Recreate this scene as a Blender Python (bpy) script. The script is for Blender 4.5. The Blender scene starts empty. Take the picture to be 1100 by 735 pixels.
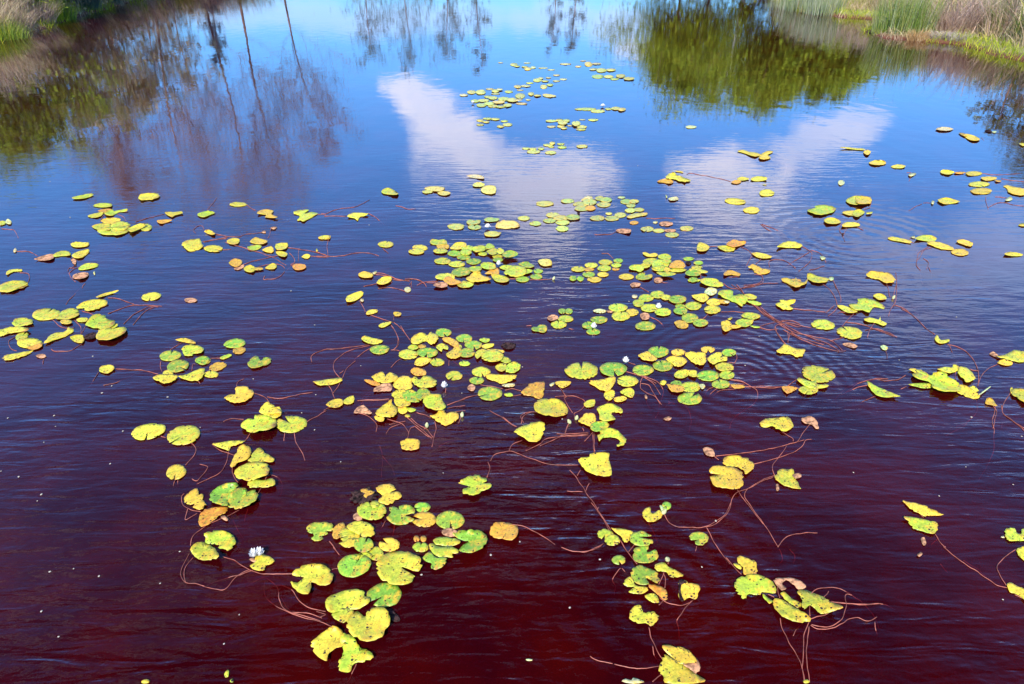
import bpy, bmesh, math, random
from mathutils import Vector, noise, geometry
R = math.radians
random.seed(7)
scene = bpy.context.scene
col = scene.collection

# ------------------------------------------------------------------ camera
CAM_H = 2.6; IW, IH = 1100.0, 735.0; F = 733.0; DEP = R(31)
cd = bpy.data.cameras.new('camera'); cam = bpy.data.objects.new('camera', cd); col.objects.link(cam)
cd.sensor_width = 36; cd.lens = 36 * F / IW; cd.clip_start = .05; cd.clip_end = 1000
cam.location = (0, 0, CAM_H); cam.rotation_euler = (R(90) - DEP, 0, 0)
scene.camera = cam

def ray(px, py):
    x = (px - IW / 2) / F; y = -(py - IH / 2) / F
    return (x, math.cos(DEP) + y * math.sin(DEP), -math.sin(DEP) + y * math.cos(DEP))
def at(px, py, z=0.0):
    d = ray(px, py); t = (z - CAM_H) / d[2]
    return (d[0] * t, d[1] * t, z)

# ------------------------------------------------------------------ material helpers
class NT:
    def __init__(s, name):
        s.m = bpy.data.materials.new(name); s.m.use_nodes = True
        s.t = s.m.node_tree; s.t.nodes.clear()
        s.out = s.t.nodes.new('ShaderNodeOutputMaterial')
    def n(s, typ, **kw):
        nd = s.t.nodes.new(typ)
        for k, v in kw.items():
            if k.startswith('_'): setattr(nd, k[1:], v)
        for k, v in kw.items():
            if not k.startswith('_'):
                nd.inputs[k.replace('__', ' ')].default_value = v
        return nd
    def l(s, a, b): s.t.links.new(a, b)
    def math(s, op, a, b=None, c=None, clamp=False):
        nd = s.t.nodes.new('ShaderNodeMath'); nd.operation = op; nd.use_clamp = clamp
        for i, v in enumerate((a, b, c)):
            if v is None: continue
            if isinstance(v, (int, float)): nd.inputs[i].default_value = v
            else: s.l(v, nd.inputs[i])
        return nd.outputs[0]
    def mix(s, fac, a, b, typ='MIX'):
        nd = s.t.nodes.new('ShaderNodeMix'); nd.data_type = 'RGBA'; nd.blend_type = typ
        for i, v in ((0, fac), (6, a), (7, b)):
            if isinstance(v, (int, float)): nd.inputs[i].default_value = v
            elif isinstance(v, tuple): nd.inputs[i].default_value = v if len(v) == 4 else v + (1,)
            else: s.l(v, nd.inputs[i])
        return nd.outputs[2]
    def ramp(s, x, lo, hi, a=0.0, b=1.0):
        nd = s.t.nodes.new('ShaderNodeMapRange'); nd.interpolation_type = 'SMOOTHSTEP'
        s.l(x, nd.inputs[0])
        for i, v in zip((1, 2, 3, 4), (lo, hi, a, b)): nd.inputs[i].default_value = v
        return nd.outputs[0]

def simple_mat(name, c, rough=.6, var=.3, scale=20, spec=.3, trans=0, bump=0):
    k = NT(name)
    tc = k.n('ShaderNodeTexCoord')
    no = k.n('ShaderNodeTexNoise', Scale=scale, Detail=4.0); k.l(tc.outputs['Object'], no.inputs['Vector'])
    f = k.ramp(no.outputs[0], .35, .65)
    dark = tuple(v * (1 - var) for v in c); lite = tuple(min(1, v * (1 + var)) for v in c)
    cc = k.mix(f, dark, lite)
    p = k.n('ShaderNodeBsdfPrincipled', Roughness=rough)
    p.inputs['Specular IOR Level'].default_value = spec
    k.l(cc, p.inputs['Base Color'])
    if bump:
        b = k.n('ShaderNodeBump', Strength=1.0, Distance=bump); k.l(no.outputs[0], b.inputs['Height']); k.l(b.outputs[0], p.inputs['Normal'])
    if trans:
        tr = k.n('ShaderNodeBsdfTranslucent'); k.l(cc, tr.inputs['Color'])
        mx = k.n('ShaderNodeMixShader'); mx.inputs[0].default_value = trans
        k.l(p.outputs[0], mx.inputs[1]); k.l(tr.outputs[0], mx.inputs[2]); k.l(mx.outputs[0], k.out.inputs['Surface'])
    else:
        k.l(p.outputs[0], k.out.inputs['Surface'])
    return k.m

def attr_mat(name, attr, rough=.6, trans=.45, spec=.3):
    k = NT(name)
    a = k.n('ShaderNodeAttribute'); a.attribute_name = attr
    p = k.n('ShaderNodeBsdfPrincipled', Roughness=rough); p.inputs['Specular IOR Level'].default_value = spec
    k.l(a.outputs['Color'], p.inputs['Base Color'])
    tr = k.n('ShaderNodeBsdfTranslucent'); k.l(a.outputs['Color'], tr.inputs['Color'])
    mx = k.n('ShaderNodeMixShader'); mx.inputs[0].default_value = trans
    k.l(p.outputs[0], mx.inputs[1]); k.l(tr.outputs[0], mx.inputs[2]); k.l(mx.outputs[0], k.out.inputs['Surface'])
    return k.m

# ------------------------------------------------------------------ the lily leaf material
def leaf_material():
    k = NT('lily_leaf')
    a = k.n('ShaderNodeAttribute'); a.attribute_name = 'leafcol'
    uv = k.n('ShaderNodeAttribute'); uv.attribute_name = 'leafuv'
    tc = k.n('ShaderNodeTexCoord')
    sep = k.n('ShaderNodeSeparateXYZ'); k.l(uv.outputs['Vector'], sep.inputs[0])
    r = k.math('POWER', k.math('ADD', k.math('MULTIPLY', sep.outputs[0], sep.outputs[0]), k.math('MULTIPLY', sep.outputs[1], sep.outputs[1])), .5)
    ang = k.math('ARCTAN2', sep.outputs[1], sep.outputs[0])
    # wandering radial veins
    n0 = k.n('ShaderNodeTexNoise', Scale=3.0, Detail=2.0); k.l(uv.outputs['Vector'], n0.inputs['Vector'])
    aw = k.math('ADD', ang, k.math('MULTIPLY', n0.outputs[0], .5))
    vein = k.math('POWER', k.math('ABSOLUTE', k.math('SINE', k.math('MULTIPLY', aw, 9.0))), .5)
    vein = k.ramp(vein, .0, .45, 1.0, 0.0)
    vein = k.math('MULTIPLY', vein, k.ramp(r, .02, .9, 1.0, .2))
    # blotches of yellowing
    n1 = k.n('ShaderNodeTexNoise', Scale=26.0, Detail=5.0, Roughness=.6); k.l(tc.outputs['Object'], n1.inputs['Vector'])
    n2 = k.n('ShaderNodeTexNoise', Scale=90.0, Detail=3.0, Roughness=.6); k.l(tc.outputs['Object'], n2.inputs['Vector'])
    base = a.outputs['Color']
    yel = k.mix(.8, base, (.74, .47, .03))
    c1 = k.mix(k.ramp(n1.outputs[0], .5, .66), base, yel)
    grn = k.mix(.5, base, (.20, .36, .02))
    c2 = k.mix(k.ramp(n1.outputs[0], .47, .33), c1, grn)
    org = k.mix(.65, base, (.72, .24, .03))
    e = k.math('MULTIPLY', k.ramp(r, .62, 1.02), k.ramp(n2.outputs[0], .42, .62))
    c3 = k.mix(k.math('MULTIPLY', e, .85), c2, org)
    c4 = k.mix(k.math('MULTIPLY', vein, .28), c3, (.85, .82, .25))
    c4 = k.mix(.6, c4, k.mix(k.ramp(n2.outputs[0], .3, .7), (.68, .66, .60), (1.28, 1.28, 1.25)), 'MULTIPLY')
    n6 = k.n('ShaderNodeTexNoise', Scale=11.0, Detail=4.0, Roughness=.65); k.l(tc.outputs['Object'], n6.inputs['Vector'])
    rot = k.math('MULTIPLY', k.ramp(n6.outputs[0], .60, .68), k.ramp(r, .35, .85, .25, 1.0))
    c4 = k.mix(rot, c4, k.mix(n2.outputs[0], (.20, .07, .02), (.62, .30, .06)))
    # insect specks: some round, some scribbled
    vo = k.n('ShaderNodeTexVoronoi', Scale=40.0, Randomness=1.0); k.l(tc.outputs['Object'], vo.inputs['Vector'])
    wn = k.n('ShaderNodeTexWhiteNoise'); k.l(vo.outputs['Position'], wn.inputs['Vector'])
    rad = k.ramp(wn.outputs['Value'], .5, 1.0, .0, .24)
    spot = k.math('LESS_THAN', vo.outputs['Distance'], rad)
    n3 = k.n('ShaderNodeTexNoise', Scale=55.0, Detail=2.0, Distortion=1.6); k.l(tc.outputs['Object'], n3.inputs['Vector'])
    scr = k.math('GREATER_THAN', n3.outputs[0], .665)
    pit = k.math('MAXIMUM', spot, scr)
    c5 = k.mix(pit, c4, (.035, .02, .012))
    p = k.n('ShaderNodeBsdfPrincipled', Roughness=.38); p.inputs['Specular IOR Level'].default_value = .6
    k.l(c5, p.inputs['Base Color'])
    hgt = k.math('ADD', k.math('MULTIPLY', vein, -.0012), k.math('ADD', k.math('MULTIPLY', n1.outputs[0], .007), k.math('MULTIPLY', n2.outputs[0], .0016)))
    b = k.n('ShaderNodeBump', Strength=.8, Distance=1.0); k.l(hgt, b.inputs['Height']); k.l(b.outputs[0], p.inputs['Normal'])
    tr = k.n('ShaderNodeBsdfTranslucent'); k.l(c5, tr.inputs['Color'])
    mx = k.n('ShaderNodeMixShader'); mx.inputs[0].default_value = .12
    k.l(p.outputs[0], mx.inputs[1]); k.l(tr.outputs[0], mx.inputs[2]); k.l(mx.outputs[0], k.out.inputs['Surface'])
    return k.m

# ------------------------------------------------------------------ water
def water_material():
    k = NT('tea_coloured_water')
    tc = k.n('ShaderNodeTexCoord')
    def layer(sx, sy, rot, scale, detail, dist, amp, rough=.5):
        mp = k.n('ShaderNodeMapping'); mp.inputs['Rotation'].default_value = (0, 0, R(rot)); mp.inputs['Scale'].default_value = (sx, sy, 1)
        k.l(tc.outputs['Object'], mp.inputs['Vector'])
        no = k.n('ShaderNodeTexNoise', Scale=scale, Detail=detail, Roughness=rough, Distortion=dist); k.l(mp.outputs[0], no.inputs['Vector'])
        return k.math('MULTIPLY', no.outputs[0], amp)
    # broad patches where the breeze touches the surface
    pn = k.n('ShaderNodeTexNoise', Scale=.55, Detail=2.0); k.l(tc.outputs['Object'], pn.inputs['Vector'])
    patch = k.ramp(pn.outputs[0], .35, .65, .45, 1.25)
    sep = k.n('ShaderNodeSeparateXYZ'); k.l(tc.outputs['Object'], sep.inputs[0])
    h = k.math('ADD', layer(.20, 1.0, -13, 13.0, 2.0, .5, WAVE1), layer(.45, 1.0, 9, 30.0, 2.0, .4, WAVE2))
    h = k.math('ADD', h, layer(.8, 1.0, -30, 60.0, 1.0, .0, WAVE4))
    h = k.math('MULTIPLY', h, patch)
    # livelier ripples by the near edge, calmer water farther out where the banks shelter it
    h = k.math('MULTIPLY', h, k.ramp(sep.outputs[1], 2.0, 5.5, 1.0, .26))
    h = k.math('MULTIPLY', h, k.ramp(sep.outputs[1], 5.0, 11.0, 1.0, .13))
    lo = k.math('ADD', layer(.55, 1.0, -6, 4.2, 3.0, .4, WAVE3), layer(.5, 1.0, 12, 8.5, 2.0, .3, WAVE3 * .5))
    h = k.math('ADD', h, k.math('MULTIPLY', lo, k.ramp(sep.outputs[1], 3.0, 10.0, 1.0, .07)))
    # slow ripples half a metre long, all over the pond
    h = k.math('ADD', h, layer(1.7, 1.0, -5, 1.9, 1.0, .3, WAVE5)); h = k.math('ADD', h, layer(1.2, 1.0, 8, 3.4, .0, .2, WAVE5 * .35))
    # rings of ripples spreading from a few pads
    for (cx, cy, wl, rng, amp) in RINGS:
        dx = k.math('SUBTRACT', sep.outputs[0], cx); dy = k.math('SUBTRACT', sep.outputs[1], cy)
        d = k.math('SQRT', k.math('ADD', k.math('MULTIPLY', dx, dx), k.math('MULTIPLY', dy, dy)))
        w = k.math('SINE', k.math('MULTIPLY', k.math('ADD', d, k.math('MULTIPLY', pn.outputs[0], .5)), 2 * math.pi / wl))
        g = k.ramp(d, .12, rng, amp, 0.0)
        h = k.math('ADD', h, k.math('MULTIPLY', w, g))
    bp = k.n('ShaderNodeBump', Strength=1.0, Distance=1.0); k.l(h, bp.inputs['Height'])
    fr = k.n('ShaderNodeFresnel', IOR=1.33); k.l(bp.outputs[0], fr.inputs['Normal'])
    fac = k.math('MAXIMUM', k.math('SUBTRACT', fr.outputs[0], .0222), 0.0)
    fac = k.math('MULTIPLY', k.math('SUBTRACT', 1.0, k.math('EXPONENT', k.math('MULTIPLY', fac, -FRES))), REFMAX)
    gl = k.n('ShaderNodeBsdfGlossy', Roughness=.015); gl.inputs['Color'].default_value = (*REFTINT, 1); k.l(bp.outputs[0], gl.inputs['Normal'])
    tr = k.n('ShaderNodeBsdfTransparent'); tr.inputs['Color'].default_value = (1, .75, .7, 1)
    n5 = k.n('ShaderNodeTexNoise', Scale=1.6, Detail=4.0, Roughness=.55); k.l(tc.outputs['Object'], n5.inputs['Vector'])
    di = k.n('ShaderNodeBsdfDiffuse')
    k.l(k.mix(k.ramp(n5.outputs[0], .35, .68), BODY_A, BODY_B), di.inputs['Color'])
    m1 = k.n('ShaderNodeMixShader'); m1.inputs[0].default_value = .32
    k.l(tr.outputs[0], m1.inputs[1]); k.l(di.outputs[0], m1.inputs[2])
    m2 = k.n('ShaderNodeMixShader'); k.l(fac, m2.inputs[0]); k.l(m1.outputs[0], m2.inputs[1]); k.l(gl.outputs[0], m2.inputs[2])
    k.l(m2.outputs[0], k.out.inputs['Surface'])
    ab = k.n('ShaderNodeVolumeAbsorption', Density=16.0); ab.inputs['Color'].default_value = (.72, 0.0, .1, 1)
    k.l(ab.outputs[0], k.out.inputs['Volume'])
    return k.m

WAVE1, WAVE2, WAVE3, WAVE4 = .0150, .0032, .0036, .0003; WAVE5 = .0016
FARCALM = .13
FRES = 8.2; REFMAX = .60
REFTINT = (.95, .96, 1.0)
BODY_A = (.058, .0012, .0062); BODY_B = (.112, .0026, .003)
RINGS = []
for (px, py, wl, rng, amp) in ((715, 640, .105, 1.1, .0034), (800, 400, .09, 1.3, .0018), (905, 255, .16, 1.6, .0014)):
    a = at(px, py); RINGS.append((a[0], a[1], wl, rng, amp * .6))

M_LEAF = leaf_material()
M_WATER = water_material()
M_STEM = simple_mat('lily_stem', (.29, .085, .055), rough=.4, var=.45, scale=14, spec=.4)
M_DEAD = simple_mat('withered_leaf', (.40, .20, .10), rough=.7, var=.5, scale=45, bump=.004)
M_ROT = simple_mat('rotting_leaf', (.035, .018, .016), rough=.9, var=.8, scale=70, bump=.012, spec=.1)
M_FLECK = simple_mat('dry_petal', (.42, .37, .30), rough=.6, var=.2, scale=30)
M_WHITE = simple_mat('white_petal', (.86, .84, .82), rough=.5, var=.05, scale=30)
M_BUD = simple_mat('bud', (.46, .46, .22), rough=.5, var=.25, scale=60)
M_CENTRE = simple_mat('flower_centre', (.80, .52, .04), rough=.6, var=.2, scale=60)
M_BARK = simple_mat('bark', (.34, .19, .14), rough=.9, var=.45, scale=6, bump=.01)
M_TWIG = simple_mat('twig', (.17, .12, .105), rough=.9, var=.35, scale=3)
M_BLADE = attr_mat('plant', 'leafcol')

def ground_material():
    k = NT('bank_soil')
    tc = k.n('ShaderNodeTexCoord')
    n1 = k.n('ShaderNodeTexNoise', Scale=.9, Detail=8.0, Roughness=.65); k.l(tc.outputs['Object'], n1.inputs['Vector'])
    n2 = k.n('ShaderNodeTexNoise', Scale=14.0, Detail=6.0, Roughness=.7); k.l(tc.outputs['Object'], n2.inputs['Vector'])
    c = k.mix(k.ramp(n1.outputs[0], .4, .62), (.16, .15, .06), (.26, .26, .09))
    c = k.mix(k.ramp(n2.outputs[0], .45, .7), c, (.30, .24, .15))
    geo = k.n('ShaderNodeNewGeometry'); sp = k.n('ShaderNodeSeparateXYZ'); k.l(geo.outputs['Position'], sp.inputs[0])
    c = k.mix(k.ramp(sp.outputs[2], .02, .12, 1.0, 0.0), c, (.13, .04, .02))
    p = k.n('ShaderNodeBsdfPrincipled', Roughness=.9); k.l(c, p.inputs['Base Color'])
    b = k.n('ShaderNodeBump', Strength=1.0, Distance=.04); k.l(n2.outputs[0], b.inputs['Height']); k.l(b.outputs[0], p.inputs['Normal'])
    k.l(p.outputs[0], k.out.inputs['Surface'])
    return k.m
M_GROUND = ground_material()

# ------------------------------------------------------------------ object helpers
def mesh_obj(name, verts, faces, mat, parent=None, loc=None, smooth=True, cols=None, uvs=None):
    me = bpy.data.meshes.new(name); me.from_pydata(verts, [], faces)
    if smooth: me.polygons.foreach_set('use_smooth', [True] * len(me.polygons))
    if cols is not None:
        a = me.attributes.new('leafcol', 'FLOAT_COLOR', 'POINT')
        flat = []
        for c in cols: flat.extend((c[0], c[1], c[2], 1.0))
        a.data.foreach_set('color', flat)
    if uvs is not None:
        a = me.attributes.new('leafuv', 'FLOAT_VECTOR', 'POINT')
        flat = []
        for c in uvs: flat.extend((c[0], c[1], 0.0))
        a.data.foreach_set('vector', flat)
    me.materials.append(mat)
    o = bpy.data.objects.new(name, me); col.objects.link(o)
    if parent: o.parent = parent
    if loc is not None: o.location = loc
    return o
def tag(o, label=None, cat=None, group=None, kind=None):
    if label: o['label'] = label
    if cat: o['category'] = cat
    if group: o['group'] = group
    if kind: o['kind'] = kind
    return o

# ------------------------------------------------------------------ world: sky and clouds
SUN_EL, SUN_ROT = 43.0, 196.0      # degrees; rotation is clockwise from +Y
w = bpy.data.worlds.new('World'); scene.world = w; w.use_nodes = True
nt = w.node_tree; nt.nodes.clear()
class WK(NT):
    def __init__(s, t): s.t = t
wk = WK(nt)
sky = wk.n('ShaderNodeTexSky'); sky.sky_type = 'NISHITA'; sky.sun_disc = False
sky.sun_elevation = R(SUN_EL); sky.sun_rotation = R(SUN_ROT)
sky.air_density = 1.0; sky.dust_density = .1; sky.ozone_density = 4.0; sky.altitude = 300
tcw = wk.n('ShaderNodeTexCoord')
sp = wk.n('ShaderNodeSeparateXYZ'); wk.l(tcw.outputs['Generated'], sp.inputs[0])
az = wk.math('ARCTAN2', sp.outputs[0], sp.outputs[1]); el = wk.math('ARCSINE', sp.outputs[2])
def warp(scale, amt):
    no = wk.n('ShaderNodeTexNoise', Scale=scale, Detail=6.0, Roughness=.6); wk.l(tcw.outputs['Generated'], no.inputs['Vector'])
    return wk.math('MULTIPLY', wk.math('SUBTRACT', no.outputs[0], .5), amt)
wn1 = warp(13.0, 1.9)
def dirpx(px, py):
    d = ray(px, py); return math.atan2(d[0], d[1]), math.asin(-d[2] / math.sqrt(sum(v * v for v in d)))
# clouds: (x, y, half width, half height in the reflection, density)
CLOUDS = [(436, 92, 34, 17, .95), (458, 110, 36, 20, 1.0), (480, 134, 36, 18, .85), (500, 158, 48, 20, .8), (540, 182, 80, 26, .9), (596, 188, 76, 28, .9), (584, 216, 62, 24, .9), (590, 246, 40, 18, .85),
          (758, 190, 42, 28, .95), (790, 192, 60, 34, .95), (768, 226, 46, 22, .9), (846, 162, 46, 20, .62), (888, 140, 56, 18, .62), (925, 128, 40, 12, .5), (700, 52, 52, 18, .8), (738, 74, 34, 11, .85), (665, 28, 60, 26, .45),
          (930, 285, 170, 50, .30), (1080, 270, 120, 45, .26), (300, 14, 110, 18, .3), (450, 20, 160, 18, .3), (600, 20, 80, 20, .35)]
tot = None
for (cx, cy, hw, hh, den) in CLOUDS:
    a0, e0 = dirpx(cx, cy); a1, _ = dirpx(cx + hw, cy); _, e1 = dirpx(cx, cy + hh)
    u = wk.math('DIVIDE', wk.math('SUBTRACT', az, a0), abs(a1 - a0))
    v = wk.math('DIVIDE', wk.math('SUBTRACT', el, e0), abs(e1 - e0))
    d = wk.math('SQRT', wk.math('ADD', wk.math('MULTIPLY', u, u), wk.math('MULTIPLY', v, v)))
    d = wk.math('ADD', d, wn1)
    g = wk.ramp(d, .60, 1.15, min(1, den * 1.1), 0.0)
    tot = g if tot is None else wk.math('MAXIMUM', tot, g)
tn = wk.n('ShaderNodeTexNoise', Scale=7.0, Detail=5.0, Roughness=.6); wk.l(tcw.outputs['Generated'], tn.inputs['Vector'])
tot = wk.math('MULTIPLY', tot, wk.ramp(tn.outputs[0], .38, .6, .80, 1.0))
# high cloud added overhead so the near ripples reflect more contrast
no = wk.n('ShaderNodeTexNoise', Scale=2.2, Detail=7.0, Roughness=.6); 
mpw = wk.n('ShaderNodeMapping'); mpw.inputs['Scale'].default_value = (1, 1, 2.2); wk.l(tcw.outputs['Generated'], mpw.inputs['Vector']); wk.l(mpw.outputs[0], no.inputs['Vector'])
cover = wk.math('MULTIPLY', wk.ramp(no.outputs[0], .50, .64, 0.0, .9), wk.ramp(el, .55, .85))
tot = wk.math('MAXIMUM', tot, cover)
CLOUD = (6.9, 7.1, 8.6)
skyc = wk.mix(1.0, sky.outputs[0], (SKYT := (.47, .88, 1.27)), 'MULTIPLY')
cmix = wk.mix(tot, skyc, CLOUD)
bg = wk.n('ShaderNodeBackground', Strength=.14); wk.l(cmix, bg.inputs['Color'])
wo = wk.n('ShaderNodeOutputWorld'); wk.l(bg.outputs[0], wo.inputs['Surface'])

sd = bpy.data.lights.new('sun', 'SUN'); sd.energy = 5.0; sd.angle = R(.53); sd.color = (1, .95, .86)
so = bpy.data.objects.new('sun', sd); col.objects.link(so)
az_s = R(SUN_ROT); e_s = R(SUN_EL)
sdir = Vector((math.sin(az_s) * math.cos(e_s), math.cos(az_s) * math.cos(e_s), math.sin(e_s)))
so.rotation_euler = sdir.to_track_quat('Z', 'Y').to_euler(); so.location = sdir * 50

# ------------------------------------------------------------------ pond shape, ground, water
SHORE = [(-13.0, -14), (-11.5, -6), (-12.5, 4), (-12.6, 12), (-13.26, 17.66), (-14.15, 20.43), (-14.48, 22.25), (-15.02, 24.66), (-15.52, 27.28), (-16.64, 34),
         (-17.5, 42), (-13, 50), (-4, 55), (6, 56), (13, 50), (13.5, 42), (11.9, 34), (11.35, 31), (11.07, 28.98), (11.68, 26.96), (12.55, 26.0), (12.0, 24.6), (10.75, 22.6), (10.61, 21.41),
         (11.57, 20.43), (12.04, 19.89), (11.82, 18.25), (12.1, 17.24), (12.3, 14.5), (13.5, 9), (14, 0), (13, -8), (12, -15), (0, -18)]
def sdist(x, y):
    best = 1e9; inside = False; n = len(SHORE)
    for i in range(n):
        x1, y1 = SHORE[i]; x2, y2 = SHORE[(i + 1) % n]
        dx, dy = x2 - x1, y2 - y1
        t = max(0, min(1, ((x - x1) * dx + (y - y1) * dy) / (dx * dx + dy * dy)))
        d = (x - x1 - t * dx) ** 2 + (y - y1 - t * dy) ** 2
        if d < best: best = d
        if (y1 > y) != (y2 > y) and x < (x2 - x1) * (y - y1) / (y2 - y1) + x1: inside = not inside
    d = math.sqrt(best)
    return d if inside else -d
def gz(x, y, s=None):
    s = sdist(x, y) if s is None else s
    s += noise.noise(Vector((x * .9, y * .9, 3))) * .22
    if s > 0: return max(-.85, -.55 * s) - .01
    t = -s
    return .10 * (1 - math.exp(-t * 5)) + .05 * t / (1 + .08 * t) + noise.noise(Vector((x * .6, y * .6, 0))) * .05 * min(1, t)
xs = sorted(set([round(-26 + .35 * i, 3) for i in range(int(52 / .35) + 1)] + [-400, -250, -160, -110, -75, -55, -42, -34, -29, 29, 34, 42, 55, 75, 110, 160, 250, 400]))
ys = sorted(set([round(-20 + .8 * i, 3) for i in range(int(34 / .8))] + [round(7.6 + .35 * i, 3) for i in range(int(52 / .35))] + [-400, -250, -160, -110, -75, -50, -36, -28, 62, 66, 72, 80, 95, 120, 160, 220, 300, 450]))
vs = [(x, y, gz(x, y)) for y in ys for x in xs]
nx = len(xs)
fs = [(j * nx + i, j * nx + i + 1, (j + 1) * nx + i + 1, (j + 1) * nx + i) for j in range(len(ys) - 1) for i in range(nx - 1)]
tag(mesh_obj('ground', vs, fs, M_GROUND), kind='structure', label='brown soil bank and pond bed')
bm = bmesh.new()
bmesh.ops.create_cube(bm, size=1)
for v in bm.verts: v.co = Vector((v.co.x * 60, v.co.y * 90 + 20, (v.co.z - .5) * 1.2))
me = bpy.data.meshes.new('water'); bm.to_mesh(me); bm.free(); me.materials.append(M_WATER)
wat = bpy.data.objects.new('water', me); col.objects.link(wat)
tag(wat, 'dark red-brown pond water with small ripples reflecting the blue sky', None, None, 'structure')

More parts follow.
